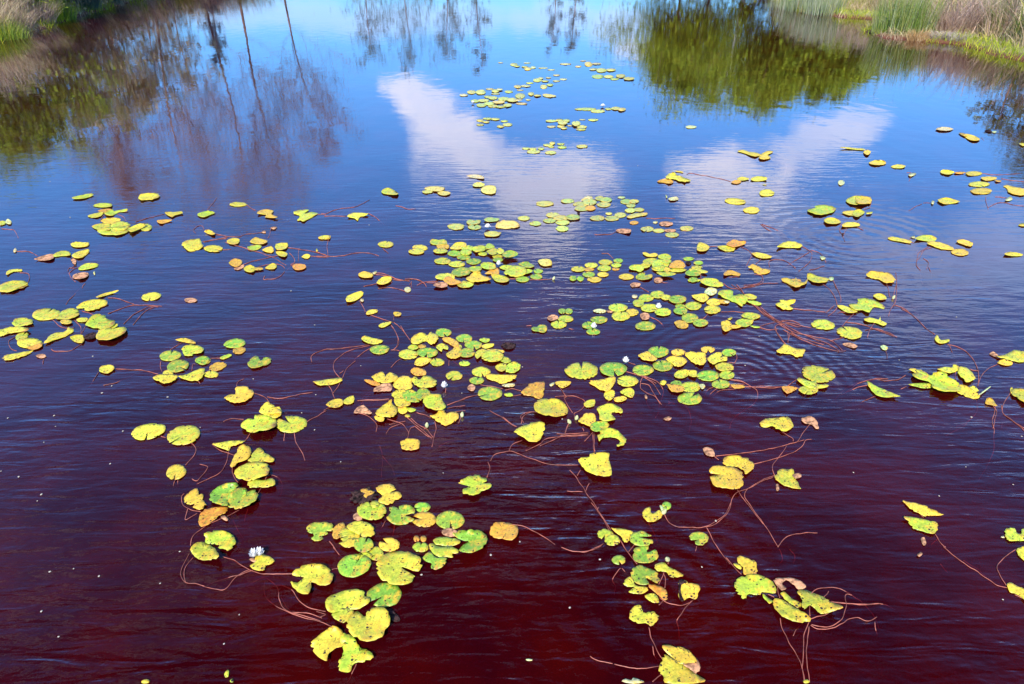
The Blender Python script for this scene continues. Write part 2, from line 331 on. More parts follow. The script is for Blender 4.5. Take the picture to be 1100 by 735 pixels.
# ------------------------------------------------------------------ the pads, stems, flowers from measured outlines
DATA = r'''C front raft of round pads
T 320 510 6.667
p n 360,130 420,100 500,85 560,110 570,160 540,190 480,215 420,215 380,190
p o 450,105 490,95 515,112 550,120 530,140 500,150 490,165 470,150 480,130 455,122
p y 558,92 600,72 660,64 690,84 700,105 655,128 720,120 742,150 725,175 690,185 680,205 640,214 590,200 575,180 605,150 580,130
e 430 300 70 60 - r
e 530 255 212 140 100/14 l
e 550 212 65 50 - l
p g 655,235 700,228 722,250 730,220 790,215 835,245 830,275 770,288 830,315 800,345 740,358 680,350 635,310 660,280
e 892 232 114 72 190/16 g
e 905 320 172 112 172/26 o
p g 60,380 100,345 180,338 240,345 262,385 240,402 205,405 215,425 170,440 180,460 130,475 95,460 115,430 75,410
p o 250,400 290,350 330,345 345,380 320,420 290,455 255,455
e 370 430 150 110 200/10 l
p y 350,375 400,335 460,332 520,355 552,395 545,430 490,448 430,425
p y 290,490 340,470 400,450 440,470 420,505 350,522
e 470 500 140 110 60/12 g
e 655 500 150 100 150/26 y
e 560 565 110 100 215/20 l
e 480 585 100 70 - l
e 402 650 242 162 40/12 g 12
p l 560,640 590,600 640,560 740,545 840,560 890,620 880,670 850,692 740,660 830,720 830,735 800,775 700,790 610,760 565,700
e 590 640 60 40 - l
T 420 525 6.667
e 183 358 44 46 280/30 o
e 232 358 44 46 - o
e 212 418 114 74 80/20 l
e 424 225 205 132 275/14 g
p r 365,300 410,280 470,300 480,330 430,345 375,330
p l 300,370 350,345 440,350 500,375 460,405 400,410 330,405
p l 272,400 300,390 340,415 420,410 485,440 478,460 440,465 445,490 400,490 330,485 285,440
p g 228,490 280,450 320,490 390,488 400,515 375,555 310,583 285,560 290,535 250,520
p g 440,320 500,298 580,290 650,305 688,350 670,410 610,450 540,458 488,440 520,400 560,378 500,365
T 220 588 5
p n 975,340 1010,340 1050,385 1030,400 990,385
p l 460,185 500,190 530,160 470,150 490,115 550,92 620,88 670,115 690,150 670,195 620,205 575,185 570,215 555,250 500,240
p l 648,320 660,270 740,235 820,225 870,250 885,290 830,330 760,335 680,350
p l 683,360 700,345 740,325 800,340 760,405 700,385
e 965 255 188 132 205/22 g 8
p l 760,410 780,365 820,342 860,372 872,345 910,322 965,325 995,370 985,430 950,480 870,505 800,480 765,440
p l 730,480 760,460 825,510 835,540 880,552 905,590 860,615 800,625 780,668 722,660 715,620 745,560 730,520
p y 572,510 610,475 670,432 690,420 750,455 740,490 760,520 700,545 660,575 655,610 600,580 575,545
s 690,430 620,400 520,375 430,340 370,305 330,270 318,230 322,185 D
s 650,345 560,325 510,290 470,235 430,210 380,205 340,235 D
s 620,395 540,370 440,340 400,280 390,220 350,178 300,168 220,215 D
s 630,380 560,355 480,350 440,320 410,270 D
s 620,375 650,360 600,345
s 480,142 400,143 300,140 220,110 160,72 95,50
s 815,625 790,680 765,725 D
s 690,0 720,40 740,55 D
s 260,122 180,150 90,175 20,200 D
s 240,120 180,150 110,225 60,225 0,212
T 180 520 6.667
s 395,515 540,590 U
s 265,733 200,712 130,705 95,660 100,610 160,490
s 130,705 115,640 140,580 185,525
s 165,440 180,375 240,325 330,270 430,230 515,185
T 320 510 6.667
s 225,475 270,540 310,590 D
s 628,330 605,370 590,400 D
s 690,360 688,400 680,440 U
s 245,680 290,672
k 885 715
k 470 130
C curved string of pads along the front left
T 180 450 6.667
p y 322,180 390,165 480,155 560,158 500,185 460,195 440,228 405,215
p y 450,330 480,260 500,235 505,205 545,180 585,200 600,240 575,285 520,310 470,345
p l 575,300 600,262 655,204 700,240 762,285 750,308 680,305 640,312
p l 480,375 510,345 560,320 620,305 700,315 728,350 715,400 640,425 590,445 510,430 485,405
p l 570,460 620,430 690,440 750,425 770,440 762,475 700,490 620,492 585,490
p g 297,555 340,500 410,465 490,458 500,490 440,540 430,620 350,605 305,585
p g 430,620 440,545 510,495 560,500 575,520 630,505 648,545 620,595 540,635 480,645
p g 440,540 505,492 560,510 560,545 500,585 432,615
p y 118,570 150,530 210,495 225,540 250,535 255,580 275,615 240,650 185,635 190,610 160,615 125,600
p o 225,715 250,660 300,640 420,628 430,650 400,680 370,690 340,720 300,750 245,775 225,750
p r 380,700 410,690 435,720 420,730 390,715
T 180 520 6.667
p l 260,355 330,332 400,335 460,360 487,400 475,445 430,480 410,465 360,460 370,440 320,430 270,420 275,385
p l 163,470 190,430 240,412 300,430 345,470 370,515 330,540 250,545 195,520
p y 590,590 620,560 640,510 700,508 750,530 765,555 730,575 700,590 690,615 640,620
f 615 495 50
f 657 485 45
p r 585,540 610,525 640,540 620,560
T 180 450 6.667
e 115 116 240 138 200/9 l 12
e 62 380 146 106 240/9 y 14
s 175,430 215,440 280,365 285,340 230,325
s 210,470 215,440 U
s 320,185 380,230 440,245 480,262
s 440,230 420,310 380,380 300,425 215,465
s 545,165 570,140 595,100
s 465,350 462,390 480,430 505,455
s 130,330 190,260 205,220 180,180 150,178
s 120,535 100,560 110,610 160,650 240,665
s 145,640 130,720 215,675
s 55,440 35,510 D
s 75,440 75,490 D
s 650,530 690,460 715,405 780,415 815,460 820,510 805,560 D
s 575,645 550,735 U
s 430,620 470,735 545,860 U
T 0 441 5
e 797 112 188 82 240/9 y 12
s 865,138 890,145
k 660 110
k 592 285
k 235 170
k 290 27
k 200 485
k 222 450
k 100 355
k 5 325
k 42 40
k 298 85
k 1075 90
T 220 441 5
p y 295,5 330,-10 400,-20 410,20 380,40 320,25
p l 192,75 230,45 265,45 270,25 320,25 380,45 380,85 330,105 260,118 215,108
e 465 73 168 92 140/24 l 4
s 100,60 130,45 210,48
s 245,122 215,165
s 550,60 600,30 655,0
s 480,120 490,170 520,220 538,268
s 430,120 425,160 435,195 D
k 590 103
k 520 12
k 730 275
k 185 361
T 220 588 5
k 185 361
k 103 517
p l 105,680 120,658 130,665 125,695 108,697
p l 135,715 148,705 155,715 150,724 138,724
T 220 441 5
s 940,190 955,250 948,360 U
s 955,245 1000,300 1020,350 U
C pair of folded pads at the left front edge
T 0 588 5
p y 760,718 785,708 800,712 798,728 765,730
k 267 130
k 395 114
k 531 154
k 860 193
k 222 343
k 314 479
k 965 22
C line of drifting pads in the middle foreground
T 440 441 5
p l 260,390 300,360 350,345 400,355 415,378 390,390 430,390 438,410 400,430 370,448 330,455 290,448 285,425 320,408
p y 560,115 600,85 650,65 715,62 725,95 715,130 690,165 640,165 605,140
p y 908,255 965,250 975,230 1065,226 1070,260 1084,345 1020,350 960,330 925,300
p o 430,650 450,605 520,600 575,620 584,660 550,695 480,690 440,675
s 415,360 430,310 420,275
s 435,270 460,235 520,222 570,225 640,255 760,290 905,293
s 995,220 992,120
s 535,215 560,180 605,160
s 620,215 680,175 730,140 U
s 565,85 500,40 430,0
s 600,70 610,35 640,12 690,8
s 550,612 620,625 700,665 780,720
s 625,217 700,180 740,150 960,125
s 700,190 790,150 830,140 960,135
s 790,125 860,128 960,118
s 810,135 880,140 960,128
s 835,120 850,80 862,62
b 864 55
s 940,165 985,115
s 985,120 992,230
s 860,320 900,365 940,430 1000,515 1080,640
s 918,320 900,350
s 845,433 930,437
s 965,390 945,435
s 1015,520 1010,535
T 440 588 5
s 815,0 890,23 980,15 1030,-8
s 970,585 1000,605 1090,625
k 436 40
k 860 323
k 1022 64
p p 625,600 640,597 660,602 655,609 630,608
T 440 441 5
k 592 704
k 180 335
k 820 45
C tangle of pads on bare stems right of the front middle
T 620 540 6.667
p y 240,180 320,185 400,210 375,240 370,275 340,285 310,240
e 200 225 118 75 250/24 l
e 252 268 112 80 - l
p g 375,250 400,215 470,203 530,240 440,245 540,268 530,298 470,310 400,295
e 640 22 66 60 - g
p y 468,85 480,50 520,32 528,70 545,78 590,52 612,85 580,125 520,137 480,115
p g 400,385 410,330 460,310 512,310 500,350 530,350 560,335 580,380 560,415 500,432 430,425
p g 385,500 410,460 460,447 500,465 560,490 586,530 580,578 490,540 515,580 460,590 400,560
p g 803,240 830,215 890,210 935,235 935,275 900,305 850,300 845,280 870,262 820,268
e 298 410 98 68 290/24 g
p y 550,460 580,432 630,430 650,455 700,480 760,520 700,535 665,530 640,500 600,490 580,490
p y 330,570 370,530 400,545 420,590 500,605 505,630 460,655 400,650 370,635 410,605 350,600
p o 505,590 570,588 630,620 650,670 630,700 580,660
p y 485,665 540,648 575,670 585,715 540,715 500,690
p y 725,570 760,555 800,570 870,590 875,640 850,690 800,680 750,705 725,670 735,620
s 230,200 170,90 100,0
s 305,265 360,350 430,440
s 370,350 410,300
s 0,350 60,352 130,325 190,293
s 310,470 290,490 255,545 270,600 265,660 D
s 510,140 550,220 575,290 U
s 625,85 660,145 720,172 800,175 860,180 930,170 1000,130 1060,85 1100,0
s 925,175 980,280 1040,370 1095,440
s 650,440 655,390
b 655 392
s 585,585 615,520 630,480
s 628,610 628,540 615,500
s 855,310 835,380 D
s 590,680 640,715 700,728 770,732 830,700
s 585,733 615,700
b 615 60
s 320,470 360,520 D
p p 590,20 610,22 625,60 610,75 600,50
k 893 460
T 660 588 5
p l 80,370 100,320 140,312 155,350 185,348 210,345 240,370 225,400 195,424 170,405 130,410 95,395
p n 345,180 375,175 390,190 360,200 358,250 375,285 350,280
p y 235,665 250,620 270,575 330,605 380,630 440,680 485,722 290,735 262,690
p y 257,535 300,525 370,540 420,570 445,620 400,620 360,628 320,600
p r 370,625 440,600 463,645 440,678 400,650
s 185,430 205,500 245,580 262,605
s 205,530 215,580 235,615 D
s 0,628 90,648 160,650 245,638
s 205,722 245,685 275,668
s 415,288 370,340 340,390 345,440 352,510 D
s 150,30 155,60
p p 40,720 60,705 90,715 100,700 140,712 160,724 100,732
C bright folded pads with looping stems near the front right
T 780 590 6.667
p y 80,60 110,48 170,70 210,85 220,130 220,182 130,182 120,130 90,100
p y 50,105 75,100 110,125 105,145 75,130
p r 345,215 400,200 480,205 530,225 570,260 560,280 520,290 490,260 460,240 430,220 400,250 430,280 395,295 350,240
p l 510,310 545,288 620,310 710,345 760,380 840,412 780,440 690,462 650,440 600,400 560,430 540,395 545,360
p l 265,315 300,350 335,370 310,390 290,370 265,345
p l 60,250 80,210 150,185 230,182 300,210 355,265 350,315 260,305 240,330 160,320 135,358 100,335 70,300
p l 390,325 415,305 470,350 540,390 520,420 460,390
p l 335,385 350,352 420,370 500,420 560,450 605,495 590,525 500,520 420,490 360,440
s 0,60 60,130 110,180
s 385,350 370,290 370,240 385,210
s 600,480 600,400
s 600,500 680,478 735,458
s 600,385 610,320 650,285 730,272 810,285 880,315 960,370 1030,440 1070,500 1095,570 D
s 1065,520 1080,640 D
s 700,340 735,300
s 750,375 830,385 950,398 1100,390
s 610,540 680,555 760,550 830,500 855,420 850,350 865,322 900,330
s 605,545 660,572 760,565 830,535 880,500 940,492 1020,515 1080,485
s 480,620 500,575 550,535 D
s 300,325 345,345
s 380,0 405,60 390,100 U
s 455,0 490,50 480,100 U
T 880 588 5
s 60,293 180,305 340,302 380,320 405,335 D
k 987 280
p r 525,40 545,25 555,35 540,50
T 660 588 5
s 890,380 900,430 950,530 1000,620 1025,724
s 1045,400 1020,470 1015,560 1010,640 1020,724
s 1045,425 1040,480 1030,560 1040,660 1048,718
p y 1015,715 1035,708 1050,722 1035,730 1018,728
C pads strung on long pink runners at the right of the foreground
T 660 441 5
p y 782,75 800,48 850,38 900,42 930,33 958,65 955,95 910,112 875,90 860,82 810,92
p r 1002,45 1050,30 1080,45 1098,90 1085,102 1060,75 1030,70
p r 475,205 500,195 530,210 540,245 510,245 490,235
p y 580,275 600,248 660,240 720,258 750,290 740,320 705,340 690,320 650,300 600,300
p y 508,330 530,298 600,295 655,310 695,345 692,395 660,420 580,415 535,400 515,355 570,345
p l 860,350 905,310 960,315 965,345 990,400 1000,420 940,412 890,390
p r 955,345 995,335 1005,355 975,365
p r 868,400 880,395 885,425 872,432
s 545,245 640,235 760,220 860,200 940,180 1020,158
s 750,288 850,262 950,230 1010,190 1030,160 1060,155
s 860,350 850,290 900,230 925,190
s 935,180 985,165 1010,120 1050,75
s 900,115 955,150 960,165
s 860,350 800,370 720,420 700,460 720,500 790,590 840,670 880,735
s 660,425 690,470 710,500 760,560 800,610
s 850,360 790,380 720,420 660,440 630,480 615,540 570,590 520,620 440,630
s 880,730 910,690 950,668 1030,658 1090,658
s 530,240 560,265
k 545 592
s 620,95 640,45 690,5 U
s 220,40 245,0 U
p r 262,45 290,32 308,40 290,55
s 400,0 415,60 400,120 U
C two narrow pointed pads standing apart at the right
T 880 441 5
p y 445,482 480,490 530,500 580,515 640,545 668,560 600,565 570,570 520,545 480,520
p l 458,568 540,580 620,595 640,615 635,640 610,662 540,645 500,630 480,600
p r 545,690 565,680 575,715 560,725
s 560,575 545,560
s 620,660 650,710 680,735
k 184 332
k 788 302
k 1042 397
k 645 458
k 1088 138
k 818 35
T 880 588 5
s 665,-5 730,50 800,100 900,165 960,205 1010,218
s 775,70 850,120 900,160 U
s 1055,12 1000,50 958,95 965,140 1005,205
s 650,90 690,135 U
s 640,-50 600,-10 U
C small group of pads at the right front edge
T 880 441 5
p l 995,650 1015,630 1050,632 1060,655 1085,660 1090,635 1120,640 1130,690 1080,700 1020,700 1005,685
p p 975,680 990,672 995,685
T 880 588 5
p y 1060,10 1090,-5 1130,0 1130,80 1090,60 1070,40
p y 1010,200 1030,188 1070,210 1110,225 1130,260 1130,300 1070,255 1025,240
s 1050,255 1100,275 1150,290
s 1130,-20 1085,15
C long raft of floating pads just below the centre
T 380 400 9.167
e 235 45 120 40 - y
p r 0,400 30,350 75,325 120,345 180,400 130,410 60,400
p o 100,75 150,70 250,100 255,125 200,130 150,110
p r 190,180 220,140 290,110 370,115 370,180 300,185 220,190
e 310 50 245 110 80/30 y
p y 375,120 430,60 500,30 570,60 580,110 560,160 470,170 400,150
p l 570,60 610,40 650,70 700,30 780,50 818,90 800,130 740,150 650,145 590,110
p y 370,220 400,180 470,165 520,180 520,260 500,290 420,270
p g 480,210 530,175 600,180 640,240 640,290 560,290 500,260
p g 620,200 650,160 700,150 750,190 750,220 680,270 640,270 600,220
p y 395,260 450,260 550,270 555,320 500,335 420,330
p y 430,340 520,335 525,390 480,410 440,390
p l 525,345 600,355 615,370 580,390 540,385
e 530 428 56 34 - y
p y 215,395 270,340 340,290 370,265 380,310 425,350 425,400 380,440 330,440 250,430
p y 200,440 240,420 300,440 290,480 240,482
p l 680,280 720,220 790,212 855,215 870,270 905,320 880,365 800,370 720,345
p y 745,425 810,410 840,370 890,370 910,400 1000,385 1035,430 1000,480 910,525 850,500 790,460
p y 460,690 490,660 560,650 640,665 650,700 640,745 560,770 480,755 470,725
f 890 125 50
s 905,150 900,200 910,245 D
b 717 515
s 715,540 690,560
b 1063 415
s 1060,435 1030,500 1010,580 D
s 100,325 90,270 130,210 190,175 U
s 40,280 130,272 250,268 350,262
s 230,300 260,240 305,190 U
s 0,400 80,408 160,440 205,480 228,530 220,585
s 330,460 420,485 480,510 520,560 540,600 530,650
s 320,600 350,560 420,525 480,500
s 350,515 430,495 510,480
s 540,600 560,550 600,535
s 520,440 600,510 690,580 770,650
s 560,450 640,520 720,560 780,640
s 620,395 700,420 760,445
s 800,480 805,550 790,640 770,735
s 600,530 700,610 775,665 760,740 D
s 915,325 1000,290 1100,260
s 905,360 1000,340 1100,325
s 610,400 680,340 780,370 U
s 1000,390 1100,378
s 840,733 950,680 1090,660 U
T 420 350 9.167
p y 195,140 230,90 310,65 360,85 400,60 460,90 475,120 440,165 390,185 340,150 280,175 215,178
e 517 66 156 84 300/20 g
p o 505,120 560,110 640,140 670,180 660,215 610,200 560,170 520,150
e 722 122 160 82 260/9 g
p l 165,210 210,182 260,195 270,220 220,235 180,228
e 305 202 80 40 - o
e 170 280 190 100 350/10 l
e 358 262 210 96 250/18 g
p l 445,200 500,172 560,200 560,235 510,225 500,255 455,225
p y 540,280 600,240 640,200 695,220 690,290 640,320 580,318
e 812 188 172 88 285/16 g
e 745 265 160 92 10/9 g
e 660 205 80 50 - y
p l 870,135 910,118 970,125 970,150 930,165 885,150
p y 890,200 940,175 1015,175 1000,205 930,225
p l 825,290 850,245 900,225 960,250 930,285 880,300 850,325
p y 940,235 1000,228 1100,238 1115,262 1060,260 1000,250
e 1000 295 220 120 200/8 l
p y 230,380 260,320 330,310 400,325 360,370 300,395
e 455 358 145 78 120/9 l
p o 190,450 230,410 300,420 340,440 345,480 290,490 240,490
s 0,410 50,360 105,325
s 0,0 60,80 75,140 40,225 0,240
s 95,0 145,80 195,150
e 725 370 110 52 140/12 l
e 622 490 165 92 225/16 l
e 890 452 186 100 290/14 l
e 845 538 146 74 60/22 g
p r 750,610 790,570 830,595 815,640 770,635
s 680,733 760,700 860,683
s 610,350 700,410 790,490 U
s 575,340 565,440 D
e 975 666 240 136 195/9 g
s 880,580 1000,600 1100,620
T 490 350 9.167
p l 385,400 430,370 490,375 500,420 450,450 400,430
p l 420,330 480,300 530,330 540,350 490,370
p l 500,390 560,350 620,370 634,405 600,450 540,465 490,450
p y 285,490 330,470 420,478 500,480 590,480 580,520 530,545 450,568 380,545 310,520
p p 450,580 540,565 580,575 560,600 480,600
s 740,0 690,0
p o 640,655 690,600 730,565 860,545 870,610 860,690 820,720 740,690 680,685
s 640,640 560,625 480,635
s 640,680 540,690 470,670
p l 470,670 540,660 560,690 500,695
p n 440,190 480,168 570,170 590,200 540,230 480,225 455,205
k 652 405
T 420 350 9.167
k 697 662
C leafy knot of pads trailing a frond of yellow leaves in the middle
T 540 370 6.667
p y 375,275 400,262 490,265 475,290 430,312 400,300
p p 335,285 370,270 365,290 345,300
p l 222,435 250,400 300,385 335,395 360,380 430,410 465,455 460,495 400,515 310,510 240,480
p y 580,425 610,400 660,395 655,440 600,450
e 567 188 236 122 97/14 l
e 792 176 196 102 290/16 g
p y 612,265 700,250 790,230 810,250 790,300 740,338 660,300
e 895 262 152 80 170/9 l
e 1006 183 150 78 190/8 g
p y 725,370 740,335 790,325 805,350 790,385 760,402
p y 800,380 870,370 890,390 850,410 805,408
p y 840,340 880,315 920,310 945,340 930,380 900,375 870,360
p l 675,460 720,432 790,425 850,460 855,490 800,485 780,500 805,540 700,545 690,500
p y 540,545 600,490 660,500 670,545 640,590 580,570
p g 625,590 660,555 750,555 760,590 700,620 650,620
p l 680,650 700,610 790,600 850,640 885,680 870,720 820,730 840,690 790,665 720,670 690,695
s 345,500 U
s 410,310 450,370 440,390 500,490
s 375,375 450,368 530,375 590,410 570,460 510,495
s 100,590 0,520
s 150,560 130,520 160,490 230,482
s 520,535 510,500
b 525 520
s 450,630 480,555
b 486 548
f 882 112 26
s 900,130 950,145
s 885,195 950,215 1020,240 1100,280
s 745,425 780,390
s 655,540 655,600 660,735 D
s 570,600 580,620
T 680 365 9.167
e 250 118 204 110 80/12 g
p y 55,150 110,120 150,115 190,140 240,180 200,210 110,200 70,170
e 295 255 200 108 120/8 g
e 445 122 140 68 330/10 y
p y 510,140 560,110 620,120 700,120 725,170 715,215 690,245 620,240 560,200
p y 325,190 380,160 460,165 530,195 520,235 470,262 420,262 380,230
e 738 95 140 66 280/34 y
e 945 125 142 76 320/14 g
p y 735,180 790,135 860,120 875,150 850,180 890,160 930,175 920,205 850,215 800,240 750,215
p l 810,260 860,225 930,225 990,250 990,290 930,302 850,305
e 925 345 150 88 30/14 l
p l 405,340 450,300 530,292 555,320 540,355 480,380 420,370
p y 530,300 620,300 630,330 620,365 555,355
e 740 353 220 106 190/8 g
e 865 436 180 88 120/9 g
p y 265,415 300,395 330,415 310,445 275,440
p g 365,430 410,400 470,410 475,440 420,445
p o 330,435 400,440 500,460 490,510 380,510 340,450
e 565 463 210 104 185/8 l
p p 650,440 700,435 710,465 680,485
e 560 578 240 124 40/18 g
s 1000,230 1025,180 1015,140
s 940,225 1000,230
s 320,320 400,390 U
s 70,420 105,360 150,370
s 0,330 110,360 230,410 290,480 295,550 270,620 240,733 D
s 110,365 160,400 210,450 270,540
s 75,425 75,480 130,520 200,550 240,590 265,630
s 80,430 150,445 190,500 225,570 260,610 280,640
s 130,540 130,600 180,700 U
p r 115,545 135,545 140,580 120,580
s 490,630 540,680 560,730 U
s 350,630 400,610 410,640 U
s 790,470 730,500 690,600 D
s 840,470 760,530 750,600 D
s 1010,485 880,500 800,540 760,600 D
s 950,390 1100,420
s 950,440 1100,438
s 940,465 1100,470
p o 960,440 1010,435 1090,450 1100,470 1000,478
T 700 350 6.667
s 560,430 700,435 850,435 910,438
s 720,440 860,445 900,440 940,435
s 975,430 1040,385
s 560,385 640,395 720,440 755,470 755,520 720,570 620,635 570,690 D
p o 930,440 960,430 1040,440 1030,460 970,485
s 1040,445 1060,450
k 670 283
k 770 75
s 120,545 170,560 U
p y 895,180 940,140 965,128 1010,155 1095,165 1090,200 1060,230 1000,205 960,200 920,195
p y 775,700 820,665 870,672 940,650 985,670 1010,710 990,740 900,740 870,720
C long curving band of bright pads right of the middle
T 740 300 9.167
p l 0,20 0,0 120,0 95,20
p p 150,130 180,90 220,78 275,100 270,140 220,160 190,150
p y 25,160 90,145 160,140 200,180 145,225 80,205
p l 285,135 320,105 430,110 435,160 500,145 560,150 590,180 560,230 520,265 460,230 380,200 310,165
p l 540,155 600,142 670,170 650,195 590,195
p l 560,210 640,210 715,235 700,255 640,250
e 245 225 145 72 10/10 y
p o 300,200 360,205 405,215 380,240 310,235
e 232 297 165 86 190/16 y
p p 340,215 400,215 380,235
p l 515,360 560,325 640,330 700,350 700,375 640,395 600,390 560,380
p l 455,425 510,388 600,395 640,400 620,440 560,470 480,450
p l 600,455 690,460 695,478 640,475
p y 318,420 345,410 380,400 420,440 420,490 360,515 325,480
p y 380,390 415,370 430,380 405,400
p y 415,450 520,455 500,475 430,485
s 420,50 480,90 540,140
s 340,40 400,80 470,95
s 470,50 530,120 600,200
s 480,100 560,75 640,55 700,30 720,0
s 540,60 720,45 880,38
s 600,235 680,275 780,350 900,430 980,490 1080,570
s 650,265 740,330 860,405
s 560,215 640,260 760,355 850,410 920,450
s 320,320 420,318 500,325 570,330
s 700,465 780,440 850,420
s 640,460 740,490 830,500 880,490
s 950,640 880,540 845,490 870,450 920,450
s 975,620 985,540 960,510
s 890,420 940,405 1020,410 1095,440
s 900,440 980,440 1060,470 1100,465
s 150,385 195,335
p y 850,245 900,225 900,200 960,205 1050,200 1030,240 990,255 1030,290 950,302 900,280
s 1030,290 1100,295
p o 915,15 960,0 1100,0 1095,70 1020,70 970,40
T 800 300 6.111
s 325,192 430,205 530,215
s 100,180 200,260 320,330 430,380 540,420 620,470
s 230,300 310,340 440,375 560,400 640,465
s 250,330 380,400 500,445 600,470 665,470
s 240,275 330,295 440,320
s 280,350 285,420
s 200,310 220,370 270,425
s 300,350 400,395 520,430
s 560,405 650,382
s 550,240 600,200 605,170 580,90 510,30
s 535,220 590,170
s 630,150 630,110 585,20
p y 605,170 650,172 720,200 740,215 680,220 630,195
p l 685,165 740,155 740,130 800,125 860,140 915,175 910,195 850,180 820,215 780,210 720,200
p y 845,100 900,95 930,130 880,135 855,118
p y 780,260 830,250 880,265 890,240 895,270 935,290 910,305 860,285 810,280
s 640,310 690,250 710,225 630,215 610,225
s 660,280 760,295 850,325 980,375
s 790,335 860,325 930,345 1000,380
s 805,380 830,310 860,280
e 515 297 156 66 205/6 l -6
e 690 350 170 80 150/8 l -8
p r 640,425 670,415 710,420 742,440 715,452 670,440
p p 890,440 910,430 940,445 930,465 905,460
s 925,465 935,520
s 930,30 950,90 960,150 940,235 D
s 995,20 1000,80 985,150 960,190 945,240
s 965,115 975,140 980,180
b 975 115
s 985,170 1050,195 1100,235
e 482 622 220 108 30/6 l -10
p l 345,660 360,645 440,670 470,665 480,690 550,690 530,712 440,715 380,690
e 420 725 130 60 - l
C scattered pads trailing thin stems right of centre
T 740 190 6.111
e 511 105 100 48 - y
e 304 160 140 42 - y -5
e 411 218 110 44 - y
p l 780,218 830,200 825,190 880,182 940,190 965,212 925,240 850,248 800,235
p y 885,285 910,268 960,270 1000,295 970,308 910,305
p l 1030,155 1070,128 1130,126 1130,180 1060,178
p y 1005,235 1040,222 1130,225 1130,255 1050,252
p y 1005,315 1040,295 1110,302 1120,322 1020,328
p o 245,440 290,410 330,420 370,420 370,440 310,460 270,455
p y 185,458 230,450 300,455 295,485 240,488
p y 52,480 60,440 75,428 130,450 130,475 95,488
p y 410,500 450,495 520,510 548,525 510,535 450,528
p o 388,590 420,572 460,585 480,600 530,610 525,630 470,640 430,625 420,605
p o 228,635 260,610 300,620 340,635 330,650 280,642 240,648
p y 580,458 620,430 680,422 745,445 720,465 640,465
p y 605,675 640,660 690,680 700,660 720,685 760,690 780,665 770,700 710,725 660,705
p l 775,640 800,630 860,655 930,670 900,690 840,695 785,675
e 935 668 34 26 - p
e 1000 38 44 34 - p
k 495 48
p p 860,525 880,520 900,535 875,545
s 130,458 185,458
s 340,460 400,490 415,510
s 415,520 385,580 350,640 D
s 475,535 440,570
s 470,310 540,360 600,390 D
s 480,310 580,350 650,405 D
s 740,455 795,485 810,510 790,560 720,620
s 790,495 700,550 620,600 570,640 D
s 800,480 860,500 900,560
s 530,590 530,555 590,545 650,560 700,600
s 790,610 850,600 890,585
s 430,640 480,650 485,690 440,715 360,730
s 330,655 200,670 D
s 1000,310 990,350 1015,385
s 1010,385 1025,425
s 945,680 965,730
p n 1005,368 1018,370 1015,385 1006,382
s 1030,330 1035,350 1015,380
C tight floating mat of pads near the centre
T 435 250 12.22
e 200 195 200 76 - y -5
e 152 245 210 76 160/10 l
p l 325,125 360,80 440,95 520,85 552,115 545,150 440,160 370,158
e 500 180 175 80 - o
e 465 238 195 66 80/12 l
p y 590,200 640,150 680,125 780,125 810,160 780,200 700,220 620,215
e 820 205 160 90 - l
p l 880,200 930,175 1050,175 1050,230 960,250 900,240
e 650 270 180 78 190/6 g
e 800 255 150 80 250/10 l
p l 1040,190 1090,150 1130,140 1180,180 1150,205 1060,215
e 1025 275 110 50 - l
e 770 320 180 70 - g
e 900 375 200 84 120/10 g
e 495 370 220 90 20/10 l
e 680 410 220 84 - l
e 1060 425 140 80 - l
p g 600,545 640,490 740,450 820,455 870,500 840,545 740,572 650,565
p g 820,470 900,440 1000,445 1000,490 930,510 870,505
p l 395,585 440,540 580,530 650,565 640,610 540,620 440,610
p o 500,620 560,570 640,600 740,640 720,665 620,685 560,670
p r 370,690 440,650 540,655 560,700 480,720
p y 800,600 880,550 900,510 980,510 1010,560 1100,580 1100,625 980,640 870,645
p l 680,680 760,630 840,640 910,655 880,700 800,722 730,715
s 0,610 80,603 170,620 250,660 280,710
s 160,690 250,650 400,640 450,660
s 60,680 90,640
s 285,655 430,665 470,690
T 505 250 12.22
p y 185,0 240,-10 400,-5 395,15 340,45 250,50 195,35
p l 200,185 230,140 270,145 320,180 290,205 230,210
p l 60,250 100,170 190,170 200,210 170,240 110,250
e 165 278 120 52 - l
p l 215,240 290,205 350,210 355,270 290,290 240,270
p l 350,240 375,200 420,210 450,240 430,270 380,280
p g 420,290 470,240 540,230 625,260 620,295 550,320 470,322
e 360 310 140 60 - l
e 365 355 140 55 - g
f 375 400 52
p y 880,375 940,365 960,345 1040,350 1080,400 1060,430 980,438 930,420 930,390
p g 630,410 680,385 760,378 790,405 850,430 800,460 720,455 660,425
p l 385,455 440,425 520,425 560,440 510,490 430,480
p l 450,520 520,450 600,430 700,440 740,480 720,550 620,580 520,565 460,545
p l 700,500 760,475 825,495 790,525 720,540
e 895 503 125 62 150/10 g
e 870 575 162 72 140/8 g
e 690 610 180 76 - g
p l 140,435 190,390 280,388 335,420 330,470 260,480 180,470
p o 190,540 260,490 340,450 380,500 370,550 290,540
p l 270,540 350,540 460,570 520,610 480,645 390,650 320,625
p y -20,600 20,540 100,515 160,560 280,600 200,630 60,640 0,645
p l -100,680 -40,640 40,660 40,690 -20,718 -80,710
s 780,615 900,618 1050,612 1090,590
s 520,605 600,605
b 1090 592
C loose chain of green pads above the central mat
T 460 180 6.111
p p 250,55 310,45 360,55 365,72 310,70
p y 290,115 320,97 370,105 360,125 310,125
p y 345,150 370,120 440,120 440,168 380,172
p y -25,140 0,125 60,122 110,132 90,152 40,155
p y 60,165 100,152 150,165 120,182 80,180
e -5 158 70 24 - y
e 183 387 112 42 200/6 l
p g 250,355 275,340 300,348 340,342 340,365 290,375 262,372
e 305 390 90 34 90/30 g
